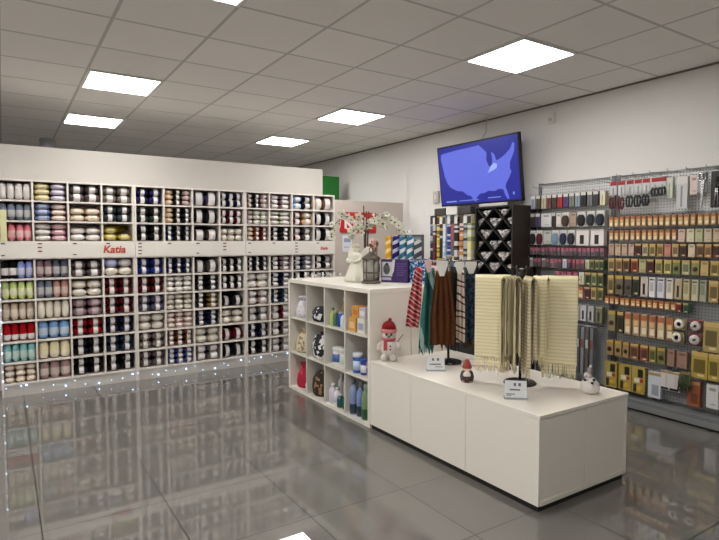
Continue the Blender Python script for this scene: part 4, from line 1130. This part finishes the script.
def pk(name, w_, h_, d_, c, layout):
    """hang pack: body mesh plus child meshes by layout, cached"""
    key = (name, w_, h_, d_, c, layout)
    if key in _C: return _C[key]
    body = MB().box(-d_, 0, -w_ / 2, w_ / 2, -h_, -.006, min(.002, d_ * .2)).mesh(name, mat((204, 202, 200) if layout == 'oval' else c, .45))
    kids = []
    f = -d_ - .0012
    L = lambda nm, y0, y1, z0, z1, cc, dd=.001: kids.append((nm, MB().box(f - dd + .001, f + .0008, y0 * w_, y1 * w_, -h_ * z1, -h_ * z0).mesh(nm, mat(cc, .45))))
    if layout == 'needle':
        L('header_strip', -.48, .48, .08, .30, (176, 104, 66)); L('white_label', -.36, .30, .62, .9, (232, 216, 184)); L('picture', -.3, .34, .34, .56, (226, 186, 132))
    elif layout == 'pinkhead':
        L('header_strip', -.48, .48, .08, .42, (170, 96, 112)); L('window', -.4, .4, .5, .94, (86, 80, 84))
    elif layout == 'oval':
        for s, dx in ((1, .10), (-1, -.10)):
            kids.append(('patch', MB().ball((f - .004 * (s + 1), dx * w_, -h_ * .60), .004, w_ * .40, h_ * .38, 14).mesh('patch', mat({1: c, -1: tuple(max(0, v - 10) for v in c)}[s], .9, bump=.4))))
        L('header_strip', -.4, .4, .02, .14, (226, 222, 216))
    elif layout == 'whitehead':
        L('header_strip', -.5, .5, .02, .24, (216, 212, 206)); L('inner_fold', -.05, .12, .3, .95, tuple(int(v * .7) for v in c))
    elif layout == 'darkband':
        L('dark_band', -.12, .2, .35, .9, (40, 36, 38)); L('header_strip', -.5, .5, .02, .10, (196, 190, 184))
    elif layout == 'gold':
        L('header_strip', -.5, .5, .03, .18, (200, 172, 108)); L('window', -.36, .36, .3, .8, tuple(int(v * .6) for v in c)); L('caption', -.3, .1, .84, .92, (222, 206, 160))
    elif layout == 'buttons':
        L('header_strip', -.5, .5, .03, .2, (196, 160, 76))
        kids.append(('round_button', MB().ball((f - .003, 0, -h_ * .6), .006, w_ * .32, w_ * .32, 12).mesh('round_button', mat((62, 34, 30), .4))))
    elif layout == 'tape':
        kids.append(('tape_roll', MB().lathe([(w_ * .18, -.012), (w_ * .40, -.012), (w_ * .42, 0), (w_ * .40, .012), (w_ * .18, .012), (w_ * .18, -.012)], 20, center=(f - .012, 0, -h_ * .5), axis='X').mesh('tape_roll', mat((228, 222, 210), .6))))
        L('caption', -.4, .4, .9, .97, (196, 170, 110))
        L('core_hole', -.17, .17, .40, .60, (40, 36, 36))
    elif layout == 'tapegrey':
        kids.append(('tape_roll', MB().lathe([(w_ * .12, -.010), (w_ * .40, -.010), (w_ * .42, 0), (w_ * .40, .010), (w_ * .12, .010), (w_ * .12, -.010)], 20, center=(f - .010, 0, -h_ * .5), axis='X').mesh('tape_roll', mat((206, 196, 192), .5))))
        L('header_strip', -.5, .5, .02, .12, (160, 60, 50))
    elif layout == 'book':
        L('spine', -.5, -.40, .03, 1.0, tuple(int(v * .72) for v in c)); L('cover_print', -.2, .35, .25, .7, tuple(int(v * .82) for v in c)); L('caption', -.25, .4, .1, .18, (90, 80, 80))
    elif layout == 'snap':
        L('black_disc_panel', -.36, .04, .10, .40, (30, 28, 28)); L('red_mark', -.38, -.14, .46, .58, (176, 50, 40)); L('white_mark', -.1, .3, .44, .60, (224, 220, 206))
        kids.append(('gold_disc', MB().ball((f - .001, -.14 * w_, -h_ * .80), .003, w_ * .2, w_ * .2, 12).mesh('gold_disc', mat((212, 170, 60), .35))))
        L('black_column', .12, .36, .66, .96, (44, 40, 38))
    elif layout == 'lace':
        L('header_strip', -.5, .5, .05, .15, (190, 150, 90)); L('dark_foot', -.4, .4, .86, .97, (34, 28, 28)); L('fold', -.3, -.05, .2, .8, (198, 192, 190))
    elif layout == 'plain':
        L('caption', -.3, .25, .15, .28, tuple(int(v * .72) for v in c)); L('caption', -.3, .1, .8, .86, tuple(int(v * .8) for v in c))
    elif layout == 'bag':
        L('header_strip', -.5, .5, .05, .16, (176, 150, 90)); L('content_shadow', -.35, .2, .5, .9, tuple(int(v * .75) for v in c))
    _C[key] = (body, kids)
    return _C[key]
def hang(key, row, i, name, label, cat, y, ztop, w_, h_, d_, c, layout, group, front=4.565):
    body, kids = pk(name, w_, h_, d_, c, layout)
    o = link(name, body, None, (front + d_, y, ztop - .010))
    jr = random.Random(int(y * 9973 + ztop * 7919))
    if w_ < .07: o.rotation_euler = (0, 0, jr.uniform(-.05, .05))
    tag(o, label, cat, group)
    for nm, me in kids: link(nm, me, o)
    hook(key, y, ztop - .0075)
    return o
WHERE = {'L': 'on the pegboard bay beside the bobbin rack', 'R': 'on the front pegboard bay'}
def rowfill(key, row, ztop, px0, px1, items, gap=.92):
    """items: (name, words, category, colour, layout, height, relative width)"""
    ya, yb = ycol(px0, 4.56), ycol(px1, 4.56)
    tot = sum(it[6] for it in items)
    y = ya
    for i, (nm, words, cat, c, lay, h_, rw) in enumerate(items):
        sp = (ya - yb) * rw / tot
        short = 'rear pegboard' if key == 'L' else 'front pegboard'
        lab = '%s, %s along the %s row, %s' % (words, ORD[i], ORD[row - 1], short)
        hang(key, row, i, nm, lab, cat, y - sp / 2, ztop, round(sp * gap * .92, 3), round(h_ * .93, 3), .05 if lay not in ('book', 'plain') else .035, c, lay, '%s row goods on the %s' % (ORD[row - 1], short))
        y -= sp
def I(words, cat, c, lay, h_, rw=1.0):
    return (cat.replace(' ', '_'), words, cat, c, lay, h_, rw)
# --- bay beside the bobbin rack
r1 = [('lavender grey', (150, 148, 170)), ('dark olive', (70, 70, 52)), ('beige', (196, 180, 152)), ('maroon', (100, 58, 62)), ('dark brown', (72, 50, 46)), ('bright red', (169, 45, 45)), ('purple', (81, 67, 124)),
      ('grey green', (128, 132, 116)), ('grey blue', (140, 150, 168)), ('black', (36, 36, 38)), ('mid grey', (110, 110, 112)), ('charcoal', (52, 52, 54)), ('cream', (222, 212, 180))]
rowfill('L', 1, 1.925, 529.2, 604, [I('%s folded pack with white header' % n, 'hang pack', c, 'whitehead', .145) for n, c in r1], .86)
rowfill('L', 2, 1.745, 529.2, 604, [I('dark patch pack', 'patch card', (60, 54, 60), 'whitehead', .15, .8), I('dark purple patch pack', 'patch card', (88, 76, 108), 'whitehead', .15, .8), I('broad white card', 'patch card', (224, 220, 220), 'plain', .15, 1.7),
        I('narrow black pack', 'patch card', (40, 38, 40), 'whitehead', .15, .6), I('white card', 'patch card', (222, 214, 204), 'plain', .15, .8), I('brown oval patches', 'patch card', (78, 58, 54), 'oval', .155, 1.2),
        I('tan flowered pack', 'patch card', (172, 148, 128), 'plain', .15, .9), I('black oval patches', 'patch card', (40, 42, 46), 'oval', .155, 1.3), I('charcoal oval patches', 'patch card', (48, 50, 54), 'oval', .155, 1.2), I('black blue oval patches', 'patch card', (36, 44, 54), 'oval', .155, 1.2)], .94)
rowfill('L', 3, 1.575, 529.2, 604, [I('black oval patches', 'patch card', (36, 34, 40), 'oval', .16, 1.0), I('maroon oval patches', 'patch card', (92, 38, 50), 'oval', .16, 1.1), I('plain pale card', 'patch card', (204, 204, 200), 'plain', .15, 1.2), I('light blue oval patches', 'patch card', (132, 152, 175), 'oval', .16, 1.2),
        I('navy oval patches', 'patch card', (44, 50, 76), 'oval', .16, 1.1), I('black slate oval patches', 'patch card', (44, 46, 56), 'oval', .16, 1.1), I('broad white card with black zip', 'patch card', (226, 218, 216), 'darkband', .165, 1.9), I('white card with black zip', 'patch card', (226, 218, 216), 'darkband', .165, 1.9)], .95)
rg = random.Random(31)
pal = [('pinkish', (152, 116, 126)), ('grey', (112, 108, 114)), ('dark', (72, 66, 74)), ('rose', (164, 120, 133)), ('slate', (90, 96, 110))]
rowfill('L', 4, 1.405, 529.2, 604, [I('%s small pack with pink header' % pal[k % 5][0], 'small pack', pal[k % 5][1], 'pinkhead', .085) for k in (0, 3, 1, 0, 2, 3, 1, 4, 3, 0, 1, 2, 3, 0, 1, 3, 4, 0)], .88)
rowfill('L', 5, 1.295, 529.2, 604, [I('%s small pack' % n, 'small pack', c, l, .10) for n, c, l in [('pale grey', (150, 144, 148), 'whitehead'), ('dark grey', (84, 80, 86), 'pinkhead'), ('maroon', (110, 71, 77), 'pinkhead'), ('grey', (120, 116, 120), 'whitehead'), ('dark', (66, 62, 66), 'pinkhead'), ('pale pink', (200, 160, 168), 'pinkhead'),
        ('grey rose', (140, 112, 120), 'pinkhead'), ('charcoal', (60, 58, 62), 'pinkhead'), ('bluish white', (196, 200, 214), 'whitehead'), ('dark purple', (70, 48, 80), 'pinkhead'), ('red', (162, 52, 65), 'pinkhead'), ('rose red', (174, 78, 91), 'pinkhead'), ('brown', (104, 84, 76), 'pinkhead'), ('light yellow', (197, 196, 154), 'whitehead'),
        ('olive', (112, 116, 78), 'gold'), ('grey green', (116, 122, 104), 'gold'), ('green', (84, 104, 66), 'gold')]], .88)
rowfill('L', 6, 1.175, 555, 604, [I('%s small pack' % n, 'small pack', c, l, .13) for n, c, l in [('pink', (175, 121, 129), 'pinkhead'), ('brown', (110, 84, 78), 'pinkhead'), ('red purple', (133, 56, 79), 'pinkhead'), ('navy', (44, 44, 81), 'pinkhead'), ('cream and white', (209, 203, 173), 'whitehead'), ('dark green', (74, 92, 58), 'gold'), ('light green', (137, 148, 102), 'gold'), ('olive green', (100, 106, 67), 'gold')]], .88)
rowfill('L', 7, 1.04, 560, 604, [I('%s narrow pack' % n, 'small pack', c, l, .125) for n, c, l in [('tan', (158, 127, 96), 'gold'), ('amber', (182, 146, 87), 'gold'), ('orange', (178, 119, 73), 'needle'), ('salmon', (188, 148, 124), 'needle'), ('plum', (109, 62, 75), 'gold'), ('gold', (179, 158, 106), 'gold'), ('olive', (124, 124, 84), 'gold')]], .86)
rowfill('L', 8, .865, 566, 604, [I('%s needle card' % n, 'needle card', c, 'darkband', .165, w_) for n, c, w_ in [('white and black', (214, 212, 208), 1), ('white', (222, 220, 216), 1), ('pale grey', (198, 198, 198), 1), ('black striped', (180, 180, 180), 1), ('olive', (122, 120, 88), 1.1)]], .8)
BL = BAYS['L']
t = thing('needle_holder', 'steel bar holding long grey knitting needle packs low on the pegboard', 'holder', (4.56, 3.14, .665))
MB().tube([(.10, -.13, 0), (-.02, -.13, 0), (-.02, .13, 0), (.10, .13, 0)], .006, 6).build('bar', m_chr, t)
for k in range(5):
    o = tag(MB().box(-.03, .03, -.017, .017, -.45, -.008, .003).build('needle_pack', mat([(142, 146, 152), (110, 114, 120), (158, 160, 164), (120, 112, 110), (134, 138, 146)][k], .35, metal=.3), None, (4.565, 3.24 - k * .048, .655)),
        'long grey needle pack hanging from the steel bar, %s of five' % ORD[k], 'needle pack', 'long needle packs on the bar')
    MB().box(-.0315, -.0302, -.013, .013, -.20, -.12).build('label', mat((206, 204, 200) if k % 2 else (137, 90, 75), .5), o)
# --- front bay: scissors row
def scissors(y, ztop, L_, handle, label, card):
    t = thing('scissors_pack', label, 'scissors', (4.56, y, ztop), 0, 'carded scissors on the top row')
    w_ = .06
    MB().box(-.005, 0, -w_ / 2, w_ / 2, -L_ * .52, -.012, .001).build('card', mat((196, 196, 198), .5), t)
    MB().box(-.0065, -.0052, -w_ / 2, w_ / 2, -.045, -.012).build('header_strip', mat(card, .5), t)
    MB().poly([(-.010, -.004, -L_ * .60), (-.010, .012, -L_ * .60), (-.010, .002, -.065), (-.010, -.003, -.065)], (.003, 0, 0)).build('blade', m_chr, t)
    MB().poly([(-.014, -.012, -L_ * .60), (-.014, .004, -L_ * .60), (-.014, .004, -.07), (-.014, -.002, -.07)], (.003, 0, 0)).build('blade', m_chr, t)
    for s in (-1, 1):
        pts = [(-.013 + s * .002, s * .014 + .014 * math.cos(a), -L_ * .79 + L_ * .19 * math.sin(a)) for a in [2 * PI * k / 14 for k in range(15)]]
        MB().tube(pts, .0078, 7, caps=False).build('finger_loop', mat(handle, .4), t)
    hook('R', y, ztop - .004, hook_long)
red = (160, 32, 36)
for k, (px, L_, hd, nm) in enumerate([(611.5, .25, (83, 24, 32), 'large dark red handled scissors, first in the top row'), (619.5, .26, (96, 27, 38), 'dark red handled scissors, second in the top row'), (628, .245, (36, 48, 54), 'grey handled scissors, third in the top row'),
                                (636, .245, (34, 40, 46), 'black handled scissors, fourth in the top row'), (644, .24, (38, 40, 44), 'black grey handled scissors, fifth in the top row'), (653, .165, (44, 46, 50), 'short black handled scissors, sixth in the top row'), (660, .16, (40, 40, 44), 'short dark scissors, last with a red header in the top row')]):
    scissors(ycol(px, 4.55), 1.99, L_, hd, nm, red)
def top_item(px, nm, label, cat, w_, h_, d_, c, lay, z=1.985):
    hang('R', 1, 0, nm, label, cat, ycol(px, 4.55), z, w_, h_, d_, c, lay, 'tool packs on the top row')
top_item(666.5, 'tool_card', 'pale green white tool card beside the last red-headed scissors', 'tool card', .05, .17, .03, (204, 210, 192), 'whitehead')
top_item(679, 'clear_pack', 'tall clear white pack hanging between two tool cards', 'tool pack', .085, .26, .03, (200, 200, 202), 'whitehead')
top_item(690.5, 'tool_card', 'pinkish white tool card beside the silver shears', 'tool card', .055, .155, .03, (214, 196, 186), 'plain')
t = thing('shears_pack', 'large silver shears hanging by the black pack, top row', 'scissors', (4.555, ycol(701, 4.555), 2.0))
MB().box(-.012, 0, -.035, .035, -.17, -.014, .003).build('card', mat((150, 152, 156), .4), t)
for s in (-1, 1):
    pts = [(-.02 + s * .003, s * .014 + .016 * math.cos(a), -.052 + .030 * math.sin(a)) for a in [2 * PI * k / 12 for k in range(13)]]
    MB().tube(pts, .006, 7, caps=False).build('finger_loop', mat((206, 206, 208), .2, metal=.8), t)
    MB().poly([(-.02 + s * .003, -.010 + s * .008, -.08), (-.02 + s * .003, .010 + s * .008, -.08), (-.02 + s * .003, .003 - s * .004, -.30), (-.02 + s * .003, -.003 - s * .004, -.30)], (.003, 0, 0)).build('blade', mat((206, 208, 210), .2, metal=.85), t)
hook('R', ycol(701, 4.555), 2.0 - .004, hook_long)
t = thing('tool_pack', 'black tool pack with silver pliers at the front end of the top row', 'tool pack', (4.555, ycol(715.5, 4.555), 2.0))
MB().box(-.012, 0, -.045, .045, -.29, -.014, .003).build('card', mat((36, 36, 38), .5), t)
for s in (-1, 1):
    MB().tube([(-.018, s * .006, -.06), (-.018, s * .012, -.12), (-.018, s * .004, -.15), (-.018, s * .014, -.27)], [.004, .006, .007, .005], 7).build('plier_handle', mat((190, 190, 192), .25, metal=.8), t)
hook('R', ycol(715.5, 4.555), 2.0 - .004, hook_long)
# bare hooks standing out above the goods
for k in range(9): hook('L', 2.99 + k * .09, 1.99, hook_long)
for k in range(7): hook('R', 1.945 + k * .145, 2.022, hook_long)
rowfill('R', 2, 1.685, 607.5, 730, [I('beige needle packet with orange header', 'needle packet', [(193, 161, 115), (201, 171, 126), (182, 146, 103)][k % 3], 'needle', .10) for k in range(20)], .76)
rowfill('R', 3, 1.565, 607.5, 676, [I('beige needle packet with orange header', 'needle packet', [(196, 164, 119), (186, 147, 105)][k % 2], 'needle', .10) for k in range(11)] + [I('pinkish needle packet', 'needle packet', (176, 129, 114), 'needle', .10)], .76)
B3 = [('pale pink', (206, 180, 164)), ('cream', (214, 204, 176)), ('pale olive', (186, 182, 144)), ('buff', (198, 184, 161)), ('tan', (185, 162, 134)), ('light grey', (196, 190, 180))]
ya = ycol(676.5, 4.56); yb = ycol(730, 4.56)
for k, (n, c) in enumerate(B3):
    sp = (ya - yb) / 6
    hang('R', 3, k, 'notion_card', '%s notion card in the third row, %s after the needle packets' % (n, ORD[k]), 'notion card', ya - sp * (k + .5), 1.565, round(sp * .84, 3), .108, .05, c, 'plain', 'third row cards on the front pegboard')
mix4 = [('pinkish beige', (184, 155, 136), 'plain'), ('beige', (192, 168, 143), 'plain'), ('pale beige', (189, 162, 144), 'plain'), ('rose beige', (194, 166, 151), 'plain'), ('dark red', (98, 50, 44), 'gold'), ('buff', (195, 178, 144), 'gold'), ('gold', (186, 162, 103), 'gold'), ('amber', (176, 142, 86), 'gold'),
        ('salmon pink', (198, 133, 117), 'plain'), ('tan', (183, 152, 115), 'gold'), ('dark brown', (84, 58, 45), 'gold'), ('cream', (209, 195, 163), 'plain'), ('brown', (129, 96, 68), 'gold'), ('orange tan', (184, 134, 94), 'gold'), ('maroon', (92, 43, 39), 'gold'), ('brick', (135, 78, 61), 'gold')]
rowfill('R', 4, 1.445, 607.5, 730, [I('%s notion pack' % n, 'notion pack', c, l, .115) for n, c, l in mix4], .86)
mix5 = [('gold', (174, 147, 96), 'gold'), ('tan', (163, 127, 90), 'gold'), ('brown', (120, 89, 62), 'gold'), ('red and gold', (156, 74, 54), 'gold'), ('pale olive', (175, 169, 124), 'plain'), ('maroon', (92, 37, 42), 'gold'), ('olive gold', (170, 157, 95), 'gold'), ('yellow olive', (189, 177, 108), 'gold'), ('green', (117, 125, 79), 'buttons'),
        ('pale green', (179, 182, 143), 'gold'), ('olive', (142, 136, 88), 'buttons'), ('gold tan', (191, 166, 111), 'plain'), ('mustard', (182, 155, 85), 'gold'), ('light gold', (200, 181, 126), 'plain')]
rowfill('R', 5, 1.315, 607.5, 730, [I('%s notion pack' % n, 'notion pack', c, l, .128) for n, c, l in mix5], .88)
mix6 = [('golden', (173, 145, 88), 'gold', 1), ('wide dark button', (106, 98, 78), 'buttons', 1.3), ('dark button', (80, 76, 70), 'buttons', 1.1), ('olive black', (62, 60, 44), 'gold', 1), ('white with maroon edge', (206, 190, 180), 'darkband', 1.1), ('white', (224, 222, 222), 'book', 1.0), ('lilac white', (216, 214, 224), 'book', 1.1),
        ('ivory', (224, 216, 196), 'book', 1.0), ('brown and cream', (185, 165, 134), 'darkband', 1.0), ('pale gold', (196, 183, 145), 'book', .9), ('olive white', (196, 192, 160), 'book', .9), ('grey green', (160, 162, 140), 'book', .9), ('gold', (177, 146, 91), 'gold', 1.2), ('amber', (182, 151, 96), 'gold', 1)]
rowfill('R', 6, 1.165, 607.5, 730, [I('%s booklet pack' % n, 'booklet', c, l, .185, w_) for n, c, l, w_ in mix6], .88)
p7 = [('orange', (178, 116, 69)), ('amber', (190, 145, 84)), ('red orange', (164, 80, 58)), ('gold', (192, 161, 97))]
rowfill('R', 7, .97, 605, 690, [I('small %s pack' % p7[k % 4][0], 'small pack', p7[k % 4][1], 'needle', .075) for k in range(13)] + [I('red small pack', 'small pack', (149, 58, 53), 'gold', .085), I('green small pack', 'small pack', (75, 114, 90), 'gold', .085)], .88)
rowfill('R', 8, .845, 608.5, 676, [I('olive card pack', 'notion pack', (138, 127, 90), 'buttons', .20, 1.2), I('dark olive card', 'notion pack', (74, 66, 48), 'gold', .21, 1.0)] + [I('%s pack with white foot' % n, 'notion pack', c, 'needle', .21, 1) for n, c in (('buff', (185, 165, 136)), ('tan', (174, 148, 117)), ('beige', (195, 175, 147)), ('rose tan', (183, 147, 127)), ('pale tan', (199, 181, 153)), ('brown', (149, 118, 91)))], .84)
def tape(px, z, w_, c, lay, label): hang('R', 8, 0, 'tape_card', label, 'tape', ycol(px, 4.55), z, w_, w_ * 1.02, .02, c, lay, 'carded tape rolls on the front pegboard')
tape(681.5, .845, .095, (149, 135, 101), 'tape', 'white tape roll on an olive card, upper of two near the middle')
tape(697.5, .845, .095, (98, 61, 55), 'tapegrey', 'grey tape roll on a brown red card, upper of two')
tape(679.5, .735, .095, (149, 139, 98), 'tape', 'white tape roll on an olive card, lower of two near the middle')
tape(697, .735, .095, (109, 67, 59), 'tapegrey', 'grey tape roll on a brown red card, lower of two')
hang('R', 8, 0, 'notion_pack', 'tall gold pack beside the carded tape rolls', 'notion pack', ycol(713, 4.55), .845, .115, .24, .05, (178, 155, 96), 'gold', 'eighth row packs')
rowfill('R', 9, .58, 607.5, 691, [I('%s button card' % n, 'button card', c, l, .15, w_) for n, c, l, w_ in (('brown', (164, 136, 89), 'buttons', 1.1), ('golden brown', (172, 145, 94), 'buttons', 1), ('tan brown', (158, 127, 90), 'buttons', .9), ('brown and white', (152, 103, 74), 'gold', 1.2), ('red brown', (149, 86, 67), 'gold', 1.1),
        ('green', (143, 143, 81), 'gold', .9), ('dark olive', (123, 118, 73), 'buttons', 1.1), ('rosy brown', (155, 122, 107), 'plain', 1), ('brown pink', (160, 126, 112), 'plain', 1.3))], .88)
def low(px, nm, label, cat, w_, z, h_, c, lay): hang('R', 10, 0, nm, label, cat, ycol(px, 4.55), z, w_, h_, .035, c, lay, 'lowest goods on the front pegboard')
low(702, 'bottle_card', 'tall yellow pack with a gold bottle, first of two at the front end', 'pack', .12, .60, .215, (182, 157, 69), 'gold')
low(716.5, 'bottle_card', 'tall yellow pack with a gold bottle at the very front end', 'pack', .075, .60, .215, (186, 161, 74), 'gold')
for px, lb in ((612.5, 'yellow and black snap fastener card beside the cabinet corner'), (627, 'yellow and black snap fastener card, second from the cabinet corner'), (640.5, 'yellow and black snap fastener card beside the white bag')):
    low(px, 'fastener_card', lb, 'fastener card', .115, .385, .235, (177, 154, 76), 'snap')
low(657, 'white_bag', 'white translucent bag hanging lowest beside the snap fastener cards', 'bag', .105, .37, .225, (204, 210, 220), 'bag')
low(667.5, 'lace_pack', 'white lace pack with dark foot, nearer the white bag', 'lace pack', .075, .40, .165, (214, 208, 204), 'lace')
low(677, 'lace_pack', 'white lace pack with dark foot, nearer the green tuft', 'lace pack', .085, .40, .165, (212, 206, 204), 'lace')
low(697, 'orange_bag', 'orange brown bag hanging lowest under the green tuft', 'bag', .095, .36, .205, (158, 90, 55), 'bag')
low(716, 'white_card', 'white card hanging lowest at the front end', 'card', .085, .36, .19, (216, 214, 212), 'plain')
t = thing('green_tuft', 'tuft of dark green fringed trim above the orange brown bag', 'trim pack', (4.56, ycol(689.5, 4.56), .41))
MB().box(-.012, 0, -.04, .04, -.03, -.002, .002).build('header_strip', mat((141, 124, 82), .5), t)
rg = random.Random(77); tf = MB()
for k in range(46):
    y0_ = rg.uniform(-.04, .04)
    tf.tube([(-.012, y0_, -.02), (-.025 + rg.uniform(-.01, .01), y0_ * 1.2, -.08), (-.02 + rg.uniform(-.015, .01), y0_ * 1.4 + rg.uniform(-.01, .01), -.15 + rg.uniform(-.02, .03))], [.003, .004, .002], 4)
tf.build('fringe', mat((78, 84, 58), .9), t)
hook('R', ycol(689.5, 4.56), .416)
for key, B in BAYS.items():
    if B['more']:
        m = MB()
        for y, z in B['more']: m.tube([(-.0005, y, z), (-.13, y, z), (-.142, y, z + .004), (-.146, y, z + .016)], .0022, 5)
        tag(m.build('hooks', m_chr, B['t']), kind='stuff')
